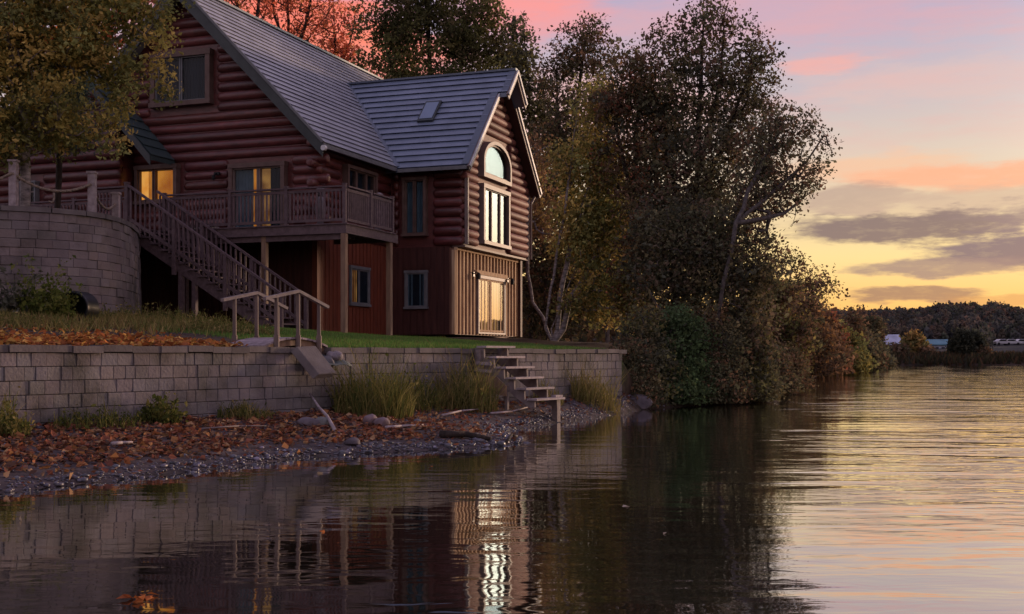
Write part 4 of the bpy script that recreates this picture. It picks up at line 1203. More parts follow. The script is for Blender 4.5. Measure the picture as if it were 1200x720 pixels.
# ------------------------------------------------------------------ little arched footbridge over the gully
SA = math.atan2(WS[1], WS[0])                      # local frame: x along the wall, y inland
fb = empty('footbridge', wall_pt(6.1, 0, 1.60), SA, 'small arched wooden footbridge with two bent handrails at the wall edge', 'footbridge')
def arcz(x): return .16 * (1 - (x / .85) ** 2)
for k in range(12):
    x0 = -.84 + k * .14; x1 = x0 + .128; zc = arcz((x0 + x1) / 2)
    mb = MB(); v = .75 + .5 * ((k * 7) % 5) / 5; mb.tint = (v, v * .97, v)
    mb.prism([(x0, .10, arcz(x0) + .03), (x1, .10, arcz(x1) + .03), (x1, .10, arcz(x1) + .065), (x0, .10, arcz(x0) + .065)], (0, 1.0, 0)); mb.build('plank', M['grey_wood'], fb)
for y in (.16, 1.0):
    mb = MB(); xs = np.linspace(-.84, .84, 9)
    for a, b in zip(xs[:-1], xs[1:]): mb.prism([(a, y, arcz(a) - .09), (b, y, arcz(b) - .09), (b, y, arcz(b) + .028), (a, y, arcz(a) + .028)], (0, .05, 0))
    mb.build('bearer', M['deck_post'], fb)
for y in (.08, 1.14):
    for x, h in ((-.56, .95), (0, 1.02), (.56, .84)):
        mb = MB(); mb.tube((x, y, -.14), (x, y, .26), .052, .052, 8); mb.tube((x, y, .26), (x, y, h + .02), .036, .034, 8); mb.build('post', M['rail_post'], fb, auto=40)
    mb = MB(); mb.bar((-.86, y - .0, .90), (0, y, 1.07), .09, .055); mb.build('handrail', M['rail_wood'], fb)
    mb = MB(); mb.bar((0, y, 1.068), (.80, y, .80), .09, .055); mb.build('handrail', M['rail_wood'], fb)
# fallen slab and rubble below the bridge
def slab(name, label, pts, n, t, mat, cat):
    c = np.mean(pts, axis=0); mb = MB(); mb.prism([q - c for q in pts], np.array(n) * t); o = mb.build(name, mat)
    o.location = c; bv = o.modifiers.new('bevel', 'BEVEL'); bv.width = .012; bv.segments = 2
    return tag(o, label, cat)
slab('fallen_slab', 'tilted concrete slab hanging over the wall below the footbridge', [wall_pt(5.75, -.06, 1.56), wall_pt(6.25, -.06, 1.58), wall_pt(6.42, -.42, 1.08), wall_pt(5.95, -.42, 1.06)], (.12, .03, .10), .9, M['coping'], 'slab')

def rock(name, label, c, r, seed, mat='rock', tintc=(1, 1, 1), cat='rock', group=None, sub=3):
    import bmesh
    bm = bmesh.new(); bmesh.ops.create_icosphere(bm, subdivisions=sub, radius=1)
    rg = np.random.default_rng(seed)
    pl = rg.normal(size=(9, 3)); pl /= np.linalg.norm(pl, axis=1)[:, None]; dd = rg.uniform(.62, .95, 9)
    for v in bm.verts:
        p = np.array(v.co)
        for a, b in zip(pl, dd):
            e = p @ a - b
            if e > 0: p = p - a * e * .9
        p *= 1 + .03 * math.sin(p[0] * 9 + seed) * math.sin(p[1] * 8)
        v.co = (p[0] * r[0], p[1] * r[1], p[2] * r[2])
    me = bpy.data.meshes.new(name); bm.to_mesh(me); bm.free()
    at = me.color_attributes.new('tint', 'FLOAT_COLOR', 'POINT')
    at.data.foreach_set('color', np.tile(np.array([*tintc, 1.0], dtype=np.float32), len(me.vertices)))
    me.polygons.foreach_set('use_smooth', np.ones(len(me.polygons), bool))
    o = link(name, me, M[mat]); o.location = c; o.rotation_euler = (0, 0, rg.uniform(0, 6))
    me.set_sharp_from_angle(angle=R(35))
    return tag(o, label, cat, group)
def gp(px, py, dz=0.0):
    """the spot on the beach seen at (px, py)"""
    ds = np.arange(8, 60, .03)
    zr = HC + (416 - py) / F * ds; zg_ = ground_z((px - 600) / F * ds, ds)
    d = float(ds[np.argmax(zr <= np.maximum(zg_, -.02))])
    q = P(px, py, d); q[2] = float(ground_z(q[0], q[1])) + dz
    return q
rock('boulder', 'flat grey boulder under the curved stick by the wall', gp(362, 499, .03), (.24, .18, .12), 1, tintc=(.55, .53, .58))
rock('boulder', 'pale greenish boulder beside the foot of the curved stick', gp(378, 500, .05), (.15, .13, .12), 2, tintc=(.62, .72, .64))
rock('boulder', 'pinkish boulder, left of the touching pair beyond the tall grass', gp(434, 498, .06), (.155, .13, .13), 3, tintc=(.80, .66, .68))
rock('boulder', 'pinkish boulder, right of the touching pair beyond the tall grass', gp(447, 500, .05), (.15, .13, .12), 4, tintc=(.74, .62, .65))
rock('boulder', 'low dark boulder near the waterline below the tall grass', gp(413, 521, .02), (.18, .14, .09), 5, tintc=(.38, .36, .39))
rock('boulder', 'large dark boulder at the waterline under the shore bushes past the wall end', P(748, 475, 33.0), (.46, .36, .30), 7, tintc=(.42, .40, .42))
rock('boulder', 'small dark boulder in the gap of the wall under the footbridge', wall_pt(6.75, -.02, 1.36), (.2, .18, .15), 8, tintc=(.55, .6, .62))
rock('boulder', 'broken grey stone lying in the gap right of the fallen slab', wall_pt(6.95, -.05, 1.48), (.17, .15, .12), 9, tintc=(.9, .9, .95))
mb = MB(); g_ = np.random.default_rng(3); nx = 9; vs = []
for i in range(nx):
    for j in range(6):
        q = wall_pt(6.45 + i * .09, .25 - j * .11, 1.50 - .02 * j + (.03 if j < 2 else -.03 * (j - 2)) + g_.uniform(-.03, .03)); vs.append(q)
mb.add(vs, [(i * 6 + j, i * 6 + j + 1, (i + 1) * 6 + j + 1, (i + 1) * 6 + j) for i in range(nx - 1) for j in range(5)])
o = mb.build('cloth_sheet', M['tarp'], smooth=True); so_ = o.modifiers.new('solid', 'SOLIDIFY'); so_.thickness = .012
tag(o, 'crumpled bluish sheet lying in the broken top of the wall', 'sheet')
def stick(name, label, pts, r, mat='grey_wood', cat='driftwood', group=None):
    pts = [np.array(q) for q in pts]; c = pts[0].copy(); mb = MB(); n = len(pts)
    mb.path([q - c for q in pts], [r * (1 - .5 * i / (n - 1)) for i in range(n)], 7)
    o = mb.build(name, M[mat], smooth=True); o.location = c; return tag(o, label, cat, group)
a = gp(393, 508, .03); b = wall_pt(6.2, -.12, .78)
stick('branch', 'curved bare stick leaning against the wall beside the tall grass', [a, a + (b - a) * .3 + [0, 0, .05], a + (b - a) * .6 + [0, 0, .0], b], .035)
stick('branch', 'straight pale stick lying on the leaves in front of the wall', [gp(232, 506, .04), gp(280, 504, .06), gp(312, 503, .05)], .014, 'rail_wood')
stick('branch', 'short pale stick lying among red leaves, the leftmost on the beach', [gp(131, 525, .05), gp(143, 524, .06), gp(155, 523, .05)], .028)
stick('branch', 'pale twig lying right of the pinkish boulder pair', [gp(452, 504, .04), gp(470, 503, .05), gp(496, 500, .03)], .03)
stick('driftwood_log', 'dark driftwood log at the waterline on the pebble spit', [gp(516, 513, .05), gp(545, 514, .07), gp(575, 518, .05)], .07, 'bark')
stick('branch', 'thin grey branch in front of the dry grass left of the steps', [gp(518, 490, .05), gp(540, 487, .09), gp(562, 483, .06)], .025)
stick('branch', 'dark snag poking from the shallow water at the spit', [gp(592, 520, .0), gp(600, 516, .10), gp(606, 515, .04)], .03, 'bark')
stick('branch', 'bare fallen branch at the foot of the wooden steps', [gp(575, 487, .04), gp(600, 488, .10), gp(618, 485, .14)], .025)

# black drain pipe sticking out of the bank in front of the terrace wall
dp = empty('drain_pipe', P(87, 361, 26.3), R(-4), 'black ribbed drain pipe opening among weeds before the terrace wall', 'pipe')
mb = MB(); rr = .36; ri = .30; n = 24
prof = []
for k in range(13): prof.append((rr + (.018 if k % 2 else 0), -.1 + k * .05))
v = []; f = []
for (r, y) in [(ri, -.09)] + [(rr, -.12)] + prof + [(ri, .5)]:
    for k in range(n): v.append((r * math.cos(2 * math.pi * k / n), y, r * math.sin(2 * math.pi * k / n)))
m_ = len(v) // n
for j in range(m_):
    j2 = (j + 1) % m_
    for k in range(n): f.append((j * n + k, j * n + (k + 1) % n, j2 * n + (k + 1) % n, j2 * n + k))
mb.add(v, f); mb.build('pipe_shell', M['culvert'], dp, smooth=True)
mb = MB(); mb.add([(ri * math.cos(2 * math.pi * k / n), .4, ri * math.sin(2 * math.pi * k / n)) for k in range(n)], [tuple(range(n))]); mb.build('pipe_end', M['black'], dp)

# ------------------------------------------------------------------ wooden steps from the wall down to the beach (local: x along the wall, -y towards the lake)
ws_ = empty('wooden_steps', wall_pt(11.55, 0, .3), SA, 'open wooden steps of six grey planks leading from the wall to the beach', 'steps')
TL = 1.18
for i in range(6):
    y = -.10 - i * .265; z = 1.40 - i * .228
    mb = MB(); rg = np.random.default_rng(40 + i); v = rg.uniform(.85, 1.2); mb.tint = (v, v, v)
    k = rg.uniform(-.03, .03)
    mb.box(k, TL + k, y - .27, y - .145, z - .045, z); mb.box(k + .01, TL + k - .01, y - .135, y - .0, z - .045, z - .002 + rg.uniform(-.006, 0))
    mb.build('tread', M['grey_wood'], ws_)
for x in (.05, TL - .2):
    mb = MB(); poly = []
    for i in range(6):
        y = -.02 - i * .265; z = 1.352 - i * .228
        poly += [(x, y, z), (x, y - .255, z)]
    low = poly[-1]
    poly += [(x, low[1], low[2] - .14), (x, low[1] + .12, low[2] - .17), (x, -.02, 1.352 - .36)]
    mb.prism(poly, (.05, 0, 0)); mb.build('stringer', M['rail_wood'], ws_)
mb = MB(); mb.bar((.0, -.18, -.25), (.0, -.18, 1.30), .09, .09); mb.build('leg', M['rail_wood'], ws_)
mb = MB(); mb.bar((TL - .08, -.18, -.25), (TL - .08, -.18, 1.30), .09, .09); mb.build('leg', M['rail_wood'], ws_)
mb = MB(); mb.bar((.03, -.9, -.2), (.03, -.9, .52), .07, .07); mb.build('leg', M['rail_wood'], ws_)
mb = MB(); mb.bar((TL - .1, -1.52, -.45), (TL - .1, -1.52, .2), .14, .14); mb.build('leg', M['rail_wood'], ws_)
mb = MB(); mb.prism([(-.045, -.14, .42), (-.045, -.95, .30), (-.045, -.95, .52), (-.045, -.70, .72), (-.045, -.14, .78)], (-.03, 0, 0)); mb.build('side_panel', M['deck_post'], ws_)
for z in (.86, 1.02):
    mb = MB(); mb.bar((-.065, -.12, z), (-.065, -.55, z - .02), .03, .07); mb.build('cross_board', M['grey_wood'], ws_)
mb = MB(); mb.box(TL - .28, TL + .02, -1.62, -1.5, .265, .31); mb.build('block', M['grey_wood'], ws_)

# ------------------------------------------------------------------ litter, pebbles, grass
rng = np.random.default_rng(77)
def scatter_px(n, px0, px1, fn, seed):
    pass
# fallen leaves on the beach
n = 72000
s = np.concatenate([rng.uniform(-9, 18, 60000), rng.uniform(18.3, 26, 12000)]); p = np.concatenate([-rng.uniform(0.02, 4.5, 60000), rng.uniform(-4, 3, 12000)])
X = WO[0] + WS[0] * s - WN[0] * p; Y = WO[1] + WS[1] * s - WN[1] * p
D = shore_dist(X, Y)
den = sm((D - .42) / .5) * (.30 + .70 * sm((8.5 - s) / 4) + .3 * (s > 18.3)) * (.6 + .5 * vnoise(X, Y, 1.3, 2)) * np.where((-p < .25) & (s < 18.3), .5, 1)
den = np.maximum(den, .06 * (D > .05))
ok = (rng.uniform(size=n) < den) & (D > .05); X = X[ok]; Y = Y[ok]
Z = ground_z(X, Y) + rng.uniform(.004, .045, len(X))
pal = [(.29, .115, .058), (.22, .078, .046), (.34, .165, .075), (.15, .06, .045), (.38, .23, .13), (.12, .07, .055), (.26, .10, .065), (.18, .11, .08)]
tag(link('fallen_leaves', leaf_mesh('fallen_leaves', np.stack([X, Y, Z], 1), .085, pick_cols(pal, len(X), rng), rng, .72, .75), M['litter']), kind='stuff')
# fallen leaves on the bank above the wall
n = 42000
s = rng.uniform(-10, 7.2, n); p = rng.uniform(.3, 11, n)
X = WO[0] + WS[0] * s - WN[0] * p; Y = WO[1] + WS[1] * s - WN[1] * p
den = (.25 + .9 * sm((3.2 - p) / 2.2)) * (.7 + .5 * vnoise(X, Y, 1.5, 4)) * sm((6.3 - s + .4 * vnoise(X, Y, 1, 6)) / 2.5) * np.clip(1.15 - p / 11, .2, 1)
ok = rng.uniform(size=n) < den; X = X[ok]; Y = Y[ok]; Z = ground_z(X, Y) + rng.uniform(.004, .06, len(X))
pal2 = [(.42, .16, .05), (.33, .11, .04), (.46, .24, .07), (.22, .08, .035), (.50, .30, .10), (.28, .10, .045)]
tag(link('fallen_leaves', leaf_mesh('bank_leaves', np.stack([X, Y, Z], 1), .095, pick_cols(pal2, len(X), rng), rng, .7, .75), M['litter']), kind='stuff')
# pebbles along the waterline
import bmesh
bm = bmesh.new(); bmesh.ops.create_icosphere(bm, subdivisions=1, radius=1); bm.verts.ensure_lookup_table()
IV = np.array([v.co[:] for v in bm.verts]); IF = np.array([[v.index for v in f.verts] for f in bm.faces]); bm.free()
n = 70000
s = np.concatenate([rng.uniform(-9, 18.5, 60000), rng.uniform(18.5, 27, 10000)]); p = np.concatenate([-rng.uniform(-.1, 4.9, 60000), rng.uniform(-5, 2.5, 10000)])
X = WO[0] + WS[0] * s - WN[0] * p; Y = WO[1] + WS[1] * s - WN[1] * p
D = shore_dist(X, Y)
den = np.exp(-((D - .16) / .26) ** 2) * (.75 + .4 * vnoise(X, Y, .8, 9)) + .03
ok = (rng.uniform(size=n) < den) & (D > -.25); X = X[ok]; Y = Y[ok]; n = len(X)
rad = np.clip(rng.lognormal(-4.12, .48, n), .009, .06)
big = (Y > 17) & (Y < 23); rad = np.where(big, rad * 1.2, rad)
Z = ground_z(X, Y) + rad * .25
sc = rad[:, None] * np.stack([rng.uniform(.8, 1.5, n), rng.uniform(.7, 1.2, n), rng.uniform(.45, .8, n)], 1)
an = rng.uniform(0, 6.28, n); ca, sa = np.cos(an), np.sin(an)
V = IV[None] * sc[:, None]; V = V * (1 + rng.uniform(-.12, .12, (n, 42 if len(IV) == 42 else len(IV), 1)))
Vx = V[..., 0] * ca[:, None] - V[..., 1] * sa[:, None] + X[:, None]; Vy = V[..., 0] * sa[:, None] + V[..., 1] * ca[:, None] + Y[:, None]; Vz = V[..., 2] + Z[:, None]
V = np.stack([Vx, Vy, Vz], -1).reshape(-1, 3)
Fc = (IF[None] + (np.arange(n) * len(IV))[:, None, None]).reshape(-1, 3)
tn = rng.uniform(.45, 1.7, (n, 1)) * np.array([[1, .97, 1.04]]) * rng.uniform(.92, 1.08, (n, 3)); tn = np.where(rng.uniform(size=(n, 1)) < .06, tn * 2.0, tn)
tag(link('pebbles', raw_mesh('pebbles', V, Fc, np.full(len(Fc), 3), np.repeat(tn, len(IV), axis=0), True), M['pebble']), kind='stuff')

def blades(name, X, Y, Z, h, wd, pal, seed, lean=.5):
    rg = np.random.default_rng(seed); n = len(X)
    B_ = np.stack([X, Y, Z - .01], 1); la = rg.uniform(0, 6.283, n); hh = h * rg.uniform(.5, 1.3, n)
    T = B_ + np.stack([np.cos(la) * hh * lean * rg.uniform(.2, 1, n), np.sin(la) * hh * lean * rg.uniform(.2, 1, n), hh], 1)
    sd = np.stack([np.cos(la + 1.5), np.sin(la + 1.5), np.zeros(n)], 1) * (wd * rg.uniform(.6, 1.3, n) * .5)[:, None]
    V = np.stack([B_ - sd, B_ + sd, T], 1).reshape(-1, 3); Fc = np.arange(n * 3).reshape(n, 3)
    return raw_mesh(name, V, Fc, np.full(n, 3), np.repeat(pick_cols(pal, n, rg, .3), 3, axis=0))
n = 150000
s = rng.uniform(6.3, 20, n); p = rng.uniform(.30, 12.5, n)
X = WO[0] + WS[0] * s - WN[0] * p; Y = WO[1] + WS[1] * s - WN[1] * p
lx = (X - HB[0]) * EX[0] + (Y - HB[1]) * EX[1]; ly = (X - HB[0]) * EY[0] + (Y - HB[1]) * EY[1]
inh = ((ly > -.05) & (lx < .02)) | ((ly > WY0 - .05) & (lx < WX + .06) & (ly < WY1 + .1))
ok = (~inh) & (rng.uniform(size=n) < sm((s - 6.8 + .5 * vnoise(X, Y, 1.2, 6)) / .8) * np.clip(1.3 - p / 14, .3, 1)) & ~((s < 7.2) & (p < 1.3))
X = X[ok]; Y = Y[ok]
tag(link('lawn_grass', blades('lawn_grass', X, Y, ground_z(X, Y), .085, .022, [(.125, .26, .055), (.10, .21, .05), (.17, .25, .065), (.18, .20, .07)], 5), M['leaf']), kind='stuff')
# rough weeds on the bank before the stairs
n = 60000
s = rng.uniform(-6, 9, n); p = rng.uniform(2.0, 12.5, n)
X = WO[0] + WS[0] * s - WN[0] * p; Y = WO[1] + WS[1] * s - WN[1] * p
lx = (X - HB[0]) * EX[0] + (Y - HB[1]) * EX[1]; ly = (X - HB[0]) * EY[0] + (Y - HB[1]) * EY[1]
pxs = 600 + F * X / Y
den = sm((p - 3.0 + .8 * vnoise(X, Y, 1.4, 6)) / 3) * (.45 + .6 * vnoise(X, Y, 1.1, 14)) * (ly < -2.6) * (pxs < 330)
tsh = np.array([np.interp(pxs_, [(q[0] / q[1]) * F + 600 for q in TP[2:9]], [q[1] for q in TP[2:9]]) for pxs_ in pxs])
ok = (rng.uniform(size=n) < den) & ((Y < tsh - .1) | (pxs > 164)); X = X[ok]; Y = Y[ok]
tag(link('rough_grass', blades('rough_grass', X, Y, ground_z(X, Y), .24, .03, [(.28, .23, .075), (.20, .19, .06), (.34, .26, .10), (.15, .15, .05), (.27, .17, .08)], 6, 1.1), M['leaf']), kind='stuff')

DRY = [(.26, .21, .075), (.19, .17, .06), (.33, .25, .11), (.14, .14, .045)]
GRN = [(.100, .115, .034), (.14, .145, .042), (.075, .092, .03), (.19, .165, .055)]
clump('grass_clump', 'large tall green grass clump against the wall below the footbridge', wall_pt(7.25, -.75, .42), .72, 1.2, 1050, GRN + DRY[:2], 1, along=WS, stretch=1.15, leaves=500, leaf_size=.05)
clump('grass_clump', 'lower green grass clump between the big clump and the dry reeds', wall_pt(9.0, -.35, .42), .5, .95, 420, GRN + DRY[:1], 2, along=WS, stretch=1.6, leaves=500, leaf_size=.05)
clump('grass_clump', 'dry yellowish grass clump against the wall left of the wooden steps', wall_pt(10.6, -.5, .42), .62, 1.25, 900, DRY + GRN[:1], 3, along=WS, stretch=1.3, leaves=600, leaf_size=.045)
clump('grass_clump', 'dry straw-coloured grass against the wall right of the steps', wall_pt(16.3, -.45, .42), .6, 1.1, 560, DRY, 5, along=WS, stretch=1.3, leaves=300, leaf_size=.045)
clump('grass_clump', 'sparse dry grass at the wall foot just past the wooden steps', wall_pt(14.2, -.3, .42), .4, .6, 170, DRY, 6, along=WS, stretch=1.4)
clump('weed_clump', 'yellow-green weeds at the wall foot on the left edge', wall_pt(-.3, -.45, .3), .40, .62, 300, DRY + GRN, 7, leaves=500, leaf_size=.07)
clump('weed_clump', 'low dark weeds along the wall foot left of the beach leaves', wall_pt(1.4, -.35, .3), .4, .36, 300, GRN, 8, along=WS, stretch=2.0, leaves=300, leaf_size=.05)
clump('weed_clump', 'tall dark weed with broad leaves halfway along the left wall', wall_pt(2.6, -.3, .3), .3, .50, 140, GRN, 9, leaves=500, leaf_size=.08)
clump('weed_clump', 'sparse low weeds at the wall foot before the fallen slab', wall_pt(4.4, -.25, .36), .5, .34, 380, GRN + DRY, 10, along=WS, stretch=1.0, leaves=200, leaf_size=.05)
q = P(52, 372, 25.6); q[2] = float(ground_z(q[0], q[1])); YG = [(.16, .18, .045), (.12, .15, .035), (.20, .20, .06), (.08, .10, .03)]
clump('leafy_plant', 'bushy yellow-green plant beside the black drain pipe', q, .52, 1.30, 130, YG, 11, leaves=2600, leaf_size=.085)
q = P(8, 368, 25.4); q[2] = float(ground_z(q[0], q[1]))
clump('leafy_plant', 'greyish leafy plant at the left edge before the terrace wall', q, .4, 1.0, 60, [(.12, .12, .09), (.16, .15, .12), (.08, .085, .06)], 12, leaves=700, leaf_size=.12)
for i, (px, py, d, r, h, lab) in enumerate(((118, 370, 28.0, .7, .42, 'low weeds at the terrace wall foot right of the drain pipe'), (185, 372, 30.0, .9, .5, 'yellowish weeds right of the terrace corner under the stairs'),
                                           (235, 378, 29.0, .9, .42, 'yellowish weeds before the middle of the staircase'), (270, 388, 26.0, .7, .36, 'low weeds left of the footbridge'), (30, 385, 23, .8, .3, 'straggling weeds among orange leaves near the left edge'))):
    q = P(px, py, d); q[2] = float(ground_z(q[0], q[1]))
    clump('weed_clump', lab, q, r, h, 420, DRY + GRN[:2], 60 + i, leaves=900, leaf_size=.055, along=(1, .1), stretch=1.5)
clump('weed_clump', 'small green tuft on the lawn beside the wing corner', HL(2.2, 4.7, zg(2.2, 4.7)), .15, .2, 60, GRN, 71, leaves=60, leaf_size=.05)
# leaves afloat
for i, (px, py, lab, s_) in enumerate(((161, 703, 'orange maple leaf cluster afloat near the bottom left', .15), (378, 624, 'orange leaf afloat below the tall grass reflection', .07), (24, 611, 'pale leaf afloat at the left near the pebbles', .06),
                                       (396, 638, 'pale leaf afloat just right of the orange leaf', .05), (178, 703, 'small pale leaf afloat beside the orange cluster', .06), (733, 594, 'pale leaf afloat under the yellow birch reflection', .10),
                                       (779, 626, 'pale leaf afloat in the dark tree reflection', .10), (375, 555, 'tiny pale leaf afloat off the pebble spit', .06), (505, 548, 'tiny orange leaf afloat off the end of the spit', .07))):
    x, y = wp(px, py); rg = np.random.default_rng(100 + i); k = 9 if i == 0 else 1
    c = np.array([[0, 0, .012]]) + rg.normal(0, s_ * .35 if k > 1 else 0, (k, 3)) * np.array([1, 1, .05])
    cols = pick_cols([(.45, .15, .05), (.38, .12, .05)] if 'orange' in lab else [(.45, .36, .28)], k, rg)
    o = link('floating_leaf', leaf_mesh('floating_leaf', c, s_ * (.9 if k == 1 else .55), cols, rg, .85, .7), M['litter']); o.location = (x, y, 0); tag(o, lab, 'leaf', 'leaves floating on the lake')

# ------------------------------------------------------------------ trees
def gbase(px, d, dz=-.1):
    q = P(px, 416, d); q[2] = float(ground_z(q[0], q[1])) + dz; return q
def stem(px0, d0, pts):
    """trunk polyline from the ground at px0, through picture points (px, py, d)"""
    return [gbase(px0, d0)] + [P(*t) for t in pts]
# birch on the terrace, overhanging the house front
b0 = np.array([*xy(29, 28.8), TZ - .1])
tree('birch_tree', 'yellowing birch with a white trunk on the terrace behind the rope fence', [[b0, P(29, 185, 28.8), P(33, 165, 28.8), P(44, 140, 28.9), P(70, 80, 29.2), P(84, 20, 29.5), P(90, -40, 29.6)], [P(33, 165, 28.8), P(18, 90, 28.4), P(2, 0, 28.2)], [P(44, 140, 28.9), P(100, 75, 29.2), P(150, 38, 29.4)]],
     [bl(10, 40, 28.6, 80, 70), bl(80, 50, 29.0, 70, 70, .9), bl(150, 20, 29.3, 46, 36, .7), bl(135, 90, 29.2, 40, 40, .5), bl(190, 40, 29.4, 22, 34, .35), bl(208, 78, 29.4, 12, 12, .22), bl(190, 112, 29.3, 18, 14, .2), bl(160, 135, 29.2, 18, 16, .2), bl(178, 80, 29.0, 20, 20, .25),
      bl(100, 140, 29, 45, 28, .40), bl(20, 115, 28.4, 70, 45, .85), bl(0, 165, 28.4, 40, 28, .6), bl(140, 168, 29.0, 16, 14, .14), bl(62, 150, 29.2, 48, 30, .7), bl(105, 162, 29.2, 34, 22, .35), bl(8, 182, 28.5, 26, 16, .3), bl(110, 178, 29.0, 26, 18, .22), bl(78, 192, 28.9, 18, 16, .16), bl(-60, 60, 28.0, 80, 110), bl(70, -50, 29.0, 130, 60), bl(215, 20, 29.4, 14, 20, .2)], 840, 44000, .115,
     [(.155, .130, .040), (.105, .100, .034), (.20, .150, .045), (.075, .075, .03), (.23, .165, .055), (.12, .12, .045)], 11, 'birch', .19, .0075, .47, .16)
s0 = np.array([*xy(66, 31.5), TZ - .1])
tree('spruce_tree', 'dark blue-green conifer half hidden behind the birch', [[s0, P(70, 160, 31.5), P(80, 80, 31.5)]],
     [bl(70, 160, 31.5, 40, 16), bl(74, 138, 31.5, 38, 18), bl(78, 114, 31.5, 30, 16), bl(80, 92, 31.5, 18, 14)], 170, 17000, .10,
     [(.030, .052, .045), (.040, .060, .050), (.055, .075, .065)], 12, 'bark', .20, .008, .45, .14, leaf='needle', aspect=.18, flat=.3)
tree('maple_tree', 'russet red maple rising behind the left end of the house', [stem(112, 52, [(110, 150, 52), (111, 40, 52), (116, -10, 52)]), [P(110, 90, 52), P(122, 30, 52), P(126, -20, 52)]],
     [bl(95, 10, 52, 55, 40), bl(140, -5, 52, 55, 40), bl(60, 60, 52, 60, 60), bl(130, 60, 52, 40, 40, .5), bl(20, 30, 52, 60, 70)], 170, 9000, .20, [(.26, .075, .03), (.20, .06, .028), (.30, .12, .04), (.14, .05, .03)], 13, 'bark', .5, .012)
# bare trees behind the main roof
tree('bare_tree', 'almost leafless tree with fine twigs tinted red as if back-lit behind the high roof, leftmost', [stem(272, 62, [(274, 100, 62), (278, 10, 62), (282, -40, 62)]), [P(274, 100, 62), P(300, 30, 62), P(312, -40, 62)]],
     [bl(278, 0, 62, 45, 55), bl(300, -40, 62, 40, 40)], 300, 2600, .15, BACKLIT_RED, 14, 'bark', .2, .013, .42, .22, bare=True, shell=.35)
tree('bare_tree', 'bare forked tree with spreading twigs tinted red as if back-lit against the pink cloud', [stem(335, 66, [(336, 110, 66), (338, 40, 66), (337, -30, 66)]), [P(336, 80, 66), P(358, 30, 66), P(372, -40, 66)], [P(338, 60, 66), P(322, 20, 66), P(316, -30, 66)]],
     [bl(335, 20, 66, 36, 40), bl(362, 0, 66, 38, 45), bl(330, -30, 66, 50, 35)], 340, 3600, .15, BACKLIT_RED, 15, 'bark', .3, .0125, .42, .24, bare=True, shell=.35)
tree('bare_tree', 'sparse tree with leaves tinted red as if back-lit just left of the tall olive tree', [stem(392, 70, [(392, 130, 70), (393, 60, 70), (391, 5, 70)]), [P(392, 100, 70), P(410, 50, 70), P(420, 0, 70)]],
     [bl(388, 55, 70, 26, 32), bl(408, 75, 70, 26, 26), bl(395, 20, 70, 30, 28, .6), bl(360, 75, 70, 28, 18)], 300, 3600, .17, BACKLIT_RED, 16, 'bark', .3, .012, .42, .2, shell=.4)
# tall trees behind the wing
tree('tall_tree', 'broad olive-green tree towering behind the wing roof', [stem(505, 62, [(506, 200, 62), (504, 90, 62), (500, 0, 62), (498, -50, 62)]), [P(506, 180, 62), P(540, 80, 62), P(552, -10, 62)], [P(506, 190, 62), P(462, 90, 62), P(440, 10, 62)]],
     [bl(455, 40, 62, 42, 50), bl(505, 20, 62, 60, 60), bl(555, 40, 62, 44, 55), bl(590, 70, 62, 28, 35, .7), bl(470, 95, 62, 55, 32), bl(550, 105, 62, 55, 40), bl(500, -50, 62, 70, 40), bl(600, 20, 62, 16, 16, .16), bl(425, 75, 62, 18, 20, .4), bl(510, 200, 62, 90, 80, .5)],
     800, 42000, .18, [(.066, .066, .026), (.050, .052, .022), (.080, .070, .028), (.060, .048, .026), (.045, .045, .022)], 17, 'bark', .32, .011, .46, .4)
tree('poplar_tree', 'dark sparse poplar between the olive tree and the wing gable', [stem(622, 60, [(622, 200, 60), (620, 100, 60), (612, 20, 60)])],
     [bl(612, 90, 60, 24, 50), bl(632, 140, 60, 30, 50), bl(640, 220, 60, 40, 60), bl(605, 40, 60, 14, 22, .4)], 220, 9500, .19, DARKG + OLIVE[:1], 18, 'bark', .34, .010)
tree('poplar_tree', 'slender pinkish-grey poplar, the first one right of the wing gable', [stem(668, 56, [(668, 300, 56), (672, 160, 56), (684, 60, 56), (690, 20, 56)]), [P(668, 260, 56), P(655, 150, 56), P(652, 60, 56)]],
     [bl(690, 38, 56, 24, 24), bl(668, 62, 56, 28, 32), bl(655, 100, 56, 30, 30, .8), bl(700, 80, 56, 30, 36), bl(680, 140, 56, 46, 46), bl(650, 170, 56, 40, 40), bl(700, 200, 56, 40, 60)], 560, 13500, .15, DARKG + BROWN, 19, 'bark', .26, .0095, shell=.42)
# yellow birches at the end of the lawn
tree('birch_tree', 'pale-stemmed birch clump with yellow-green leaves at the end of the lawn', [stem(648, 43.2, [(639, 385, 43.2), (645, 340, 43.2), (652, 300, 43.2), (662, 250, 43.2), (668, 200, 43.2), (676, 140, 43.2)]), stem(648, 43.2, [(653, 388, 43.5), (656, 350, 43.5), (668, 290, 43.5), (690, 220, 43.5), (704, 150, 43.5)]), stem(648, 43.2, [(660, 386, 43.4), (668, 350, 43.4), (700, 300, 43.4), (728, 250, 43.4)]),
      stem(648, 43.2, [(646, 386, 43.4), (655, 365, 43.4), (664, 340, 43.4), (676, 310, 43.4)])],
     [bl(700, 190, 43.5, 34, 50), bl(690, 270, 43.5, 44, 50), bl(720, 250, 43.5, 36, 60), bl(712, 330, 43.2, 38, 50), bl(690, 360, 43.2, 34, 30, .5), bl(735, 350, 41.5, 24, 45), bl(668, 200, 43.5, 30, 40, .5), bl(700, 130, 43.5, 30, 40, .8)], 430, 23000, .125,
     [(.19, .145, .048), (.14, .118, .040), (.10, .098, .036), (.125, .118, .040), (.21, .150, .055), (.075, .078, .030)], 20, 'birch', .28, .010, .45, .12)
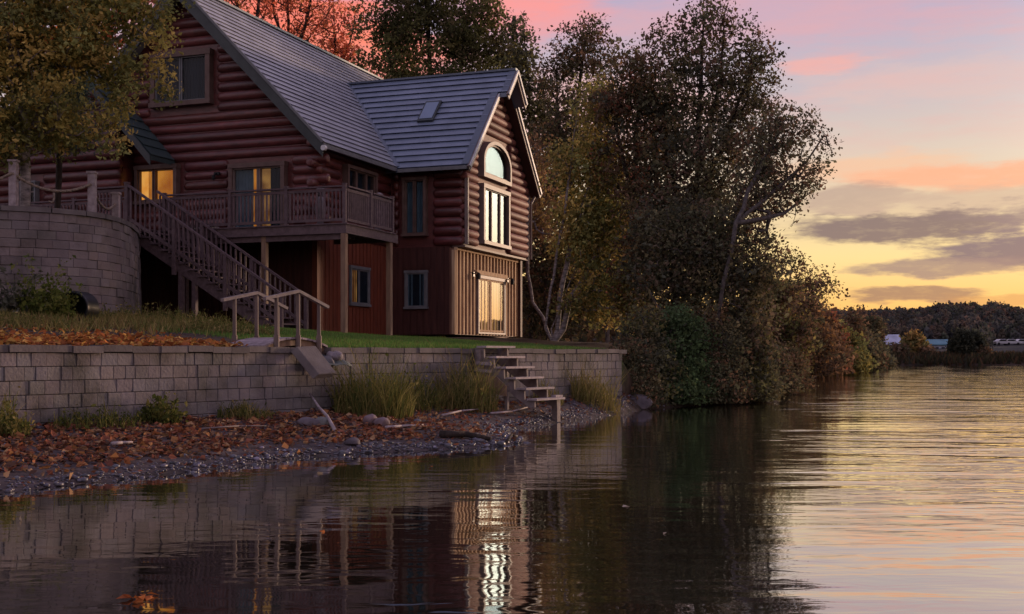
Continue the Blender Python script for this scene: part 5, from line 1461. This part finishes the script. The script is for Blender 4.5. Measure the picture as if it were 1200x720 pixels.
tree('birch_tree', 'leaning bare birch trunk curving away from the wing wall', [stem(648, 49, [(636, 372, 49), (624, 355, 49), (618, 320, 49), (618, 260, 49), (624, 180, 49)])],
     [bl(626, 200, 49.5, 24, 50), bl(640, 260, 50, 24, 40)], 90, 2600, .14, [(.12, .07, .04), (.09, .055, .035), (.14, .10, .04)], 21, 'birch', .28, .010, .45, .11)
tree('understorey_tree', 'dim brown thicket behind the birch stems by the wing', [stem(640, 53, [(640, 330, 53), (644, 240, 53)])],
     [bl(635, 300, 53, 34, 80), bl(670, 320, 53, 34, 60), bl(660, 370, 53, 50, 30)], 170, 8000, .17, BROWN + DARKG, 22, 'bark_pale', .32, .010)
tree('understorey_tree', 'dim brown thicket farther back between the birches and the point', [stem(712, 60, [(712, 330, 60), (714, 260, 60)])],
     [bl(695, 300, 58, 40, 80), bl(725, 290, 60, 40, 100), bl(755, 300, 63, 40, 90)], 190, 8500, .18, BROWN + DARKG, 122, 'bark_pale', .34, .010)

# the great dark trees on the point
tree('tall_tree', 'tall dark tree on the point with an airy crown, highest against the sky', [stem(812, 42, [(814, 380, 42), (818, 240, 42), (820, 120, 42), (824, 20, 42)]), [P(816, 300, 42), P(780, 180, 42), P(760, 90, 42)], [P(818, 240, 42), P(858, 140, 42), P(884, 70, 42)], [P(818, 200, 42), P(845, 90, 42), P(850, 10, 42)]],
     [bl(820, 30, 42, 40, 34, .8), bl(790, 60, 42, 40, 36), bl(860, 60, 42, 42, 40, .9), bl(895, 85, 42, 26, 40, .6), bl(830, 100, 42, 70, 44), bl(780, 130, 42, 50, 50), bl(870, 140, 42, 44, 44), bl(820, 190, 41.5, 80, 55, 1.3), bl(810, 260, 41, 75, 55, 1.5), bl(850, 20, 42, 24, 22, .5), bl(905, 130, 42, 20, 26, .3)],
     1150, 28000, .125, DARKG + [(.075, .048, .035), (.05, .04, .026)], 23, 'bark', .235, .0088, .46, .34, shell=.42)
tree('aspen_tree', 'reddish airy tree left of the highest crown on the point', [stem(738, 42.5, [(740, 320, 42.5), (744, 200, 42.5), (748, 110, 42.5), (752, 50, 42.5)]), [P(742, 240, 42.5), P(722, 150, 42.5), P(716, 80, 42.5)]],
     [bl(742, 90, 42.5, 34, 36), bl(720, 130, 42.5, 30, 36), bl(760, 140, 42.5, 36, 40), bl(740, 190, 42.5, 46, 46), bl(755, 260, 41.5, 40, 60), bl(745, 330, 41.5, 34, 60)], 560, 17000, .13, RUST[1:] + DARKG + BROWN, 24, 'bark', .24, .0092, shell=.42)
tree('willow_tree', 'lighter leaning tree spreading right over the water with a ragged crown', [stem(832, 37.3, [(836, 400, 37.2), (838, 385, 37.2), (848, 330, 37.2), (858, 290, 37.3), (862, 262, 37.6), (876, 225, 38.4), (905, 170, 39.5), (930, 125, 39.8)]), [P(862, 262, 37.6), P(900, 230, 38.8), P(945, 190, 39.8), P(965, 160, 40)], [P(848, 330, 37.2), P(866, 230, 37.8), P(872, 170, 38.4)], [P(862, 262, 37.6), P(920, 250, 39.0), P(938, 235, 39.6)]],
     [bl(925, 150, 39.6, 38, 26, .9), bl(955, 165, 39.8, 20, 26, .5), bl(900, 175, 39.4, 36, 40), bl(945, 205, 39.7, 28, 26, .8), bl(915, 225, 39.5, 36, 24, .9), bl(885, 220, 39.2, 36, 40), bl(925, 258, 39.5, 16, 16, .16), bl(880, 270, 39, 32, 40)], 640, 8800, .11,
     [(.075, .060, .040), (.055, .050, .032), (.10, .06, .04), (.06, .06, .035)], 25, 'bark_mid', .19, .0075, .42, .085, shell=.4)
tree('shore_tree', 'dense dark green tree on the point below the airy crowns', [stem(790, 38.5, [(790, 400, 38.5), (795, 320, 38.5), (800, 260, 38.5)]), stem(860, 38.5, [(862, 400, 38.5), (870, 340, 38.5), (870, 290, 38.5)])],
     [bl(780, 320, 38.5, 46, 60), bl(840, 320, 38.5, 56, 55), bl(885, 330, 38.8, 28, 50, .9), bl(800, 390, 38, 60, 40), bl(870, 400, 38, 36, 45), bl(800, 270, 39, 60, 40)], 620, 29000, .13, DARKG + [(.06, .044, .03)], 26, 'bark_pale', .32, .0095, z_min=.5)
bush = [(742, 428, 462, 33.9, 20, 30, 'small dark bush hugging the end of the lake wall', DARKG + BROWN), (905, 432, 446, 45.5, 20, 24, 'low dark bush on the bare bank right of the point, nearer one', DARKG + BROWN), (922, 428, 446, 50.0, 18, 22, 'low brown bush on the bare bank right of the point, farther one', BROWN), (758, 412, 445, 34.9, 28, 62, 'dark bush where the wall ends, nearest the wall', DARKG + OLIVE[:1]), (794, 416, 440, 35.6, 38, 60, 'green-leaved bush hanging low over the water between dark bushes', [(.040, .060, .026), (.050, .066, .03), (.034, .048, .024)]),
        (835, 418, 445, 36.4, 36, 58, 'dark brownish bush at the waterline in the middle of the point', DARKG + BROWN[:1]), (878, 422, 450, 37.9, 32, 54, 'dark bush at the waterline on the right side of the point', DARKG + OLIVE[:1])]
for i, (px, py, pb, d, rx, ry, lab, pal) in enumerate(bush):
    tree('shore_bush', lab, [stem(px, d + .6, [(px - 2, 430, d + .5), (px - 8, 390, d + .4)]), stem(px + 8, d + .7, [(px + 10, 430, d + .6), (px + 16, 400, d + .5)])],
         [bl(px, py, d + .4, rx, ry), bl(px + 8, py + 32, d, rx * .95, 34), bl(px - 10, py + 36, d - .3, rx * .9, 28), bl(px, py + 48, d - .5, rx, 16)], 230, 17000, .10, pal, 30 + i, 'bark_pale', .22, .009, cat='bush', group='bushes along the shore of the point', z_min=.06)
# the shore beyond, farther and farther off
far = [(905, 72, 318, 40, 'dense brown-green tree on the far bank, first one beyond the point', BROWN + OLIVE), (935, 78, 345, 34, 'brown shrubby tree on the far bank with twiggy top', BROWN + RUST[2:]), (958, 88, 362, 30, 'russet shrubby tree on the far bank', RUST[1:] + BROWN),
       (980, 100, 380, 26, 'yellowish shrubby tree on the far bank beside the russet one', OLIVE + YELL[2:]), (1000, 118, 384, 22, 'small dark tree nearly at the tip of the far bank', DARKG + BROWN), (1014, 138, 392, 18, 'low dark tree at the very tip of the far bank', DARKG)]
for i, (px, d, top, rx, lab, pal) in enumerate(far):
    k = HC * F / d + 416
    tree('bank_tree', lab, [stem(px, d, [(px, (k + top) / 2, d), (px + 2, top + 14, d)]), stem(px - rx * .4, d, [(px - rx * .6, (k + top) / 2, d)]), stem(px + rx * .4, d, [(px + rx * .5, (k + top) / 2 + 10, d)])],
         [bl(px, top + 26, d, rx * .7, 26), bl(px, (top + k) / 2 + 6, d, rx * 1.1, (k - top) * .36, 1.4, 2.2), bl(px + rx * .4, (top + k) / 2 + 22, d - 1, rx * .9, (k - top) * .25, 1, 2), bl(px, k - 12, d - 2, rx * 1.2, 14, .9, 2)], 240, 15000, .0030 * d, pal, 50 + i, 'bark_pale', .0055 * d, .013, cat='tree', group='trees along the far bank', z_min=.08)
tree('bank_tree', 'wispy sunlit shrub standing up against the yellow sky beside the point', [stem(918, 84, [(920, 350, 84), (930, 310, 84)]), stem(925, 84, [(945, 350, 84), (965, 325, 84)])],
     [bl(915, 305, 84, 26, 18, .5), bl(945, 325, 84, 24, 20, .5), bl(968, 345, 84, 18, 16, .35), bl(930, 350, 84, 40, 26)], 230, 4200, .20, BROWN + OLIVE[:1], 58, 'bark_pale', .36, .013, .42, group='trees along the far bank', shell=.35)
tree('bank_tree', 'thin feathery sapling rising above the tip of the far bank', [stem(998, 112, [(1000, 390, 112), (1001, 372, 112)])], [bl(1000, 376, 112, 10, 14), bl(1002, 392, 112, 12, 12)], 90, 1300, .26, BROWN, 59, 'bark_pale', .45, .016, group='trees along the far bank')
tree('bank_tree', 'small bare dark tree on the skyline above the blue roof', [stem(1016, 150, [(1018, 395, 150), (1019, 376, 150)])], [bl(1019, 382, 150, 12, 10), bl(1018, 398, 150, 16, 12)], 110, 3200, .42, DARKG + BROWN, 60, 'bark', .6, .02, group='trees along the far bank')

# ------------------------------------------------------------------ the far shore: trees, houses, cars, hills
ft = [(1070, 186, 392, 14, 'olive tree with an orange base between the two far houses', [(.10, .085, .03), (.13, .08, .03), (.08, .07, .03)]),
      (1034, 182, 407, 8, 'low dark bush before the far blue-roofed house', DARKG), (1052, 184, 406, 9, 'small brown bush right of the far blue roof', BROWN), (1086, 184, 410, 6, 'thin bare bush left of the far white house', BROWN),
      (1127, 186, 387, 9, 'dark rounded tree right of the far white house, left of a touching pair', [(.022, .024, .018), (.030, .030, .02)]), (1140, 188, 388, 10, 'dark rounded tree, right of the touching pair on the far shore', [(.022, .024, .018), (.030, .030, .02)]),
      (1168, 330, 386, 20, 'broad dark tree behind the far parked cars', [(.026, .022, .020), (.034, .026, .02)]), (1198, 335, 375, 16, 'tall dark tree at the right edge of the far shore', [(.022, .024, .018), (.030, .028, .02)]),
      (1245, 194, 384, 22, 'far shore tree just beyond the right edge', DARKG), (1150, 187, 409, 9, 'low brown bush between the dark far trees', BROWN)]
for i, (px, d, top, rx, lab, pal) in enumerate(ft):
    k = HC * F / d + 414
    tree('far_tree', lab, [stem(px, d, [(px, (k + top) / 2, d), (px, top + 5, d)])], [bl(px, (top + k) / 2 + 2, d, rx, (k - top) * .5), bl(px, top + 8, d, rx * .55, 8), bl(px + rx * .5, (top + k) / 2 + 6, d, rx * .6, (k - top) * .35), bl(px - rx * .5, (top + k) / 2 + 5, d, rx * .6, (k - top) * .38)],
         130, 5200, .52, pal, 80 + i, 'bark', .6, .02, group='trees on the far shore', z_min=.4)
def far_house(name, label, px, d, w_, dep, hw, hr, rz, wall_c, roof_c, zb, wins):
    M['fw' + label] = surf('far_wall', wall_c, None, .5, .8); M['fr' + label] = surf('far_roof', roof_c, None, .5, .5)
    q = P(px, 416, d); q[2] = zb
    r = empty(name, q, rz, label, 'house')
    mb = MB(); mb.box(-w_ / 2, w_ / 2, 0, dep, -1, hw); mb.prism([(-w_ / 2, 0, hw), (-w_ / 2, dep, hw), (-w_ / 2, dep / 2, hw + hr)], (w_, 0, 0)); mb.build('wall', M['fw' + label], r)
    mb = MB(); o = .4
    for y0, s_ in ((-o, 1), (dep + o, -1)):
        z0 = hw - o * hr / (dep / 2)
        mb.prism([(-w_ / 2 - o, y0, z0 + .02), (-w_ / 2 - o, dep / 2, hw + hr + .02), (-w_ / 2 - o, dep / 2, hw + hr + .2), (-w_ / 2 - o, y0, z0 + .2)], (w_ + 2 * o, 0, 0))
    mb.build('roof', M['fr' + label], r)
    for (x, z, a, b) in wins:
        mb = MB(); mb.box(x, x + a, -.06, .02, z, z + b); mb.build('window', M['dark_room'], r)
    return r
far_house('far_house', 'far building with a large bluish-grey roof left of the olive tree', 1041, 285, 5.6, 6, 1.6, 2.2, R(-6), (.20, .17, .17), (.52, .54, .70), 2.4, [(-1.8, .3, .8, .8), (.6, .3, .8, .8)])
far_house('far_house', 'far white house with a teal roof and a row of windows', 1101, 282, 5.8, 6, 2.2, 1.1, R(4), (.55, .57, .68), (.10, .26, .33), 1.7, [(-2.4, .7, .9, .9), (-1.0, .7, .8, .9), (.5, .7, .8, .9), (1.8, .4, .6, 1.4)])
# hills, with a wood that covers them
def hill_h(az_deg):
    a = np.array([-60, -20, 8, 14, 17, 19, 20.6, 22, 23.5, 26, 31, 36, 42, 50, 60, 80]); e = np.array([1.2, 1.6, 1.95, 2.0, 1.95, 2.05, 2.15, 2.15, 1.92, 1.95, 1.8, 1.7, 1.55, 1.5, 1.3, 1.0])
    return np.interp(az_deg, a, e)
A = np.linspace(-60, 80, 300); DD = np.array([240, 280, 320, 370, 430, 500, 560, 600, 640, 720, 850])
prof_ = np.interp(DD, [240, 300, 400, 520, 600, 640, 850], [.0, .10, .34, .78, 1.0, 1.0, .8])
AA, DG = np.meshgrid(R(1) * A, DD, indexing='ij')
HX = np.sin(AA) * DG; HY = np.cos(AA) * DG
def hill_z(X, Y):
    d = np.hypot(X, Y); a = np.degrees(np.arctan2(X, Y))
    top = np.tan(R(1) * hill_h(a)) * 615 + HC - 4.5
    pr = np.interp(d, [240, 300, 400, 520, 600, 640, 850], [.02, .12, .36, .78, 1.0, 1.0, .8])
    return .5 + top * pr + 1.6 * vnoise(X, Y, 90, 21) * np.clip((d - 260) / 150, 0, 1)
HZ = hill_z(HX, HY)
ii = np.arange(HX.size).reshape(HX.shape)
hq = np.stack([ii[:-1, :-1], ii[1:, :-1], ii[1:, 1:], ii[:-1, 1:]], -1).reshape(-1, 4)
M['hill'] = surf('hill_ground', (.030, .024, .026), (.022, .018, .021), .02, .95)
tag(link('hills', raw_mesh('hills', np.stack([HX, HY, HZ], -1).reshape(-1, 3), hq[:, ::-1], np.full(len(hq), 4), None, True), M['hill']), kind='structure')
M['car_paint'] = surf('white_car_paint', (.62, .60, .62), (.55, .53, .55), 1, .3, spec=.5)
def car(px, d, rz, label, first=[None]):
    q = P(px, 416, d); q[2] = float(hill_z(q[0], q[1])) + .02
    if first[0] is None:
        r = empty('parked_car', q, rz, label, 'car', 'cars parked on the far shore')
        mb = MB(); pr = [(-2.1, .35), (2.1, .35), (2.15, .75), (1.9, .95), (1.1, 1.02), (.5, 1.48), (-.9, 1.5), (-1.6, 1.02), (-2.1, .95)]
        mb.prism([(x, -.85, z) for x, z in pr], (0, 1.7, 0)); o = mb.build('body', M['car_paint'], r); bv = o.modifiers.new('bevel', 'BEVEL'); bv.width = .08; bv.segments = 2
        for y in (-.87, .86):
            mb = MB(); mb.prism([(.95, y, 1.0), (.47, y, 1.40), (-.85, y, 1.42), (-1.4, y, 1.0)], (0, .015, 0)); mb.build('window', M['black'], r)
        for x in (-1.35, 1.35):
            for y in (-.88, .70):
                mb = MB(); mb.tube((x, y, .33), (x, y + .18, .33), .33, .33, 14); mb.build('wheel', M['black'], r)
        first[0] = r
    else:
        r = copy_tree(first[0]); r.location = q; r.rotation_euler = (0, 0, rz); r['label'] = label
    return r
car(1174, 296, .2, 'white parked car on the far shore, leftmost of the bunch'); car(1186, 300, -.3, 'white parked car in the middle of the far shore bunch'); car(1197, 304, .1, 'white parked car by the right edge on the far shore')
rng = np.random.default_rng(91)
nt_ = 7500
a = R(1) * np.where(rng.uniform(size=nt_) < .55, rng.uniform(6, 30, nt_), rng.uniform(-30, 60, nt_)); d = np.sqrt(rng.uniform(250 ** 2, 640 ** 2, nt_))
d = np.where(rng.uniform(size=nt_) < .25, rng.uniform(585, 640, nt_), d)
X = np.sin(a) * d; Y = np.cos(a) * d; Z = hill_z(X, Y)
ht_ = rng.uniform(2.6, 5.2, nt_) * np.where(rng.uniform(size=nt_) < .04, 1.35, 1); wd_ = ht_ * rng.uniform(.28, .45, nt_)
adeg = np.degrees(a)
ht_ = ht_ * np.where((adeg > 19.4) & (adeg < 22.6) & (d > 560), 1.25, 1)
pxs = 600 + F * X / Y; keep = ~((d < 345) & (((pxs > 1015) & (pxs < 1128)) | ((pxs > 1160) & (pxs < 1215))))
X, Y, Z, ht_, wd_, d = X[keep], Y[keep], Z[keep], ht_[keep], wd_[keep], d[keep]; nt_ = len(X)
nl = 64
u = rng.normal(size=(nt_, nl, 3)); u /= np.linalg.norm(u, axis=2)[..., None]; u *= (rng.uniform(0, 1, (nt_, nl, 1)) ** .4)
cone = rng.uniform(size=nt_) < .3
rr_ = np.where(cone[:, None], np.clip(1 - u[..., 2], .1, 2) * .55, 1.0)
Cn = np.stack([X[:, None] + u[..., 0] * wd_[:, None] * rr_, Y[:, None] + u[..., 1] * wd_[:, None] * rr_, Z[:, None] + ht_[:, None] * (.52 + .5 * u[..., 2])], -1).reshape(-1, 3)
tc_ = pick_cols([(.100, .096, .092), (.086, .086, .088), (.125, .100, .088), (.092, .102, .080), (.130, .108, .086), (.074, .078, .078), (.140, .098, .084)], nt_, rng)  # crown colours lightened and greyed to paint in the distance haze
tag(link('hill_forest', leaf_mesh('hill_forest', Cn, 1.15, np.repeat(tc_, nl, axis=0), rng), M['leaf']), kind='stuff')
# a dark reedy margin along the far waterline
n = 30000; X = rng.uniform(38, 190, n); Y = 172 + rng.uniform(-4, 30, n); D = shore_dist(X, Y); ok = (D > -.2) & (D < 18); X = X[ok]; Y = Y[ok]
tag(link('shore_weeds', blades('shore_weeds', X, Y, ground_z(X, Y), 1.0, .5, DARKG + BROWN, 8, .6), M['leaf']), kind='stuff')
# woods behind the house and along the bank, filling the distance
rng = np.random.default_rng(92); nt_ = 420
X = rng.uniform(-75, 8, nt_); Y = rng.uniform(76, 130, nt_); Z = ground_z(X, Y); ht_ = rng.uniform(6, 10, nt_); wd_ = ht_ * .3; nl = 60
u = rng.normal(size=(nt_, nl, 3)); u /= np.linalg.norm(u, axis=2)[..., None]; u *= (rng.uniform(0, 1, (nt_, nl, 1)) ** .4)
Cn = np.stack([X[:, None] + u[..., 0] * wd_[:, None], Y[:, None] + u[..., 1] * wd_[:, None], Z[:, None] + ht_[:, None] * (.5 + .5 * u[..., 2])], -1).reshape(-1, 3)
tag(link('back_woods', leaf_mesh('back_woods', Cn, .75, np.repeat(pick_cols(BROWN + DARKG, nt_, rng), nl, axis=0), rng), M['leaf']), kind='stuff')
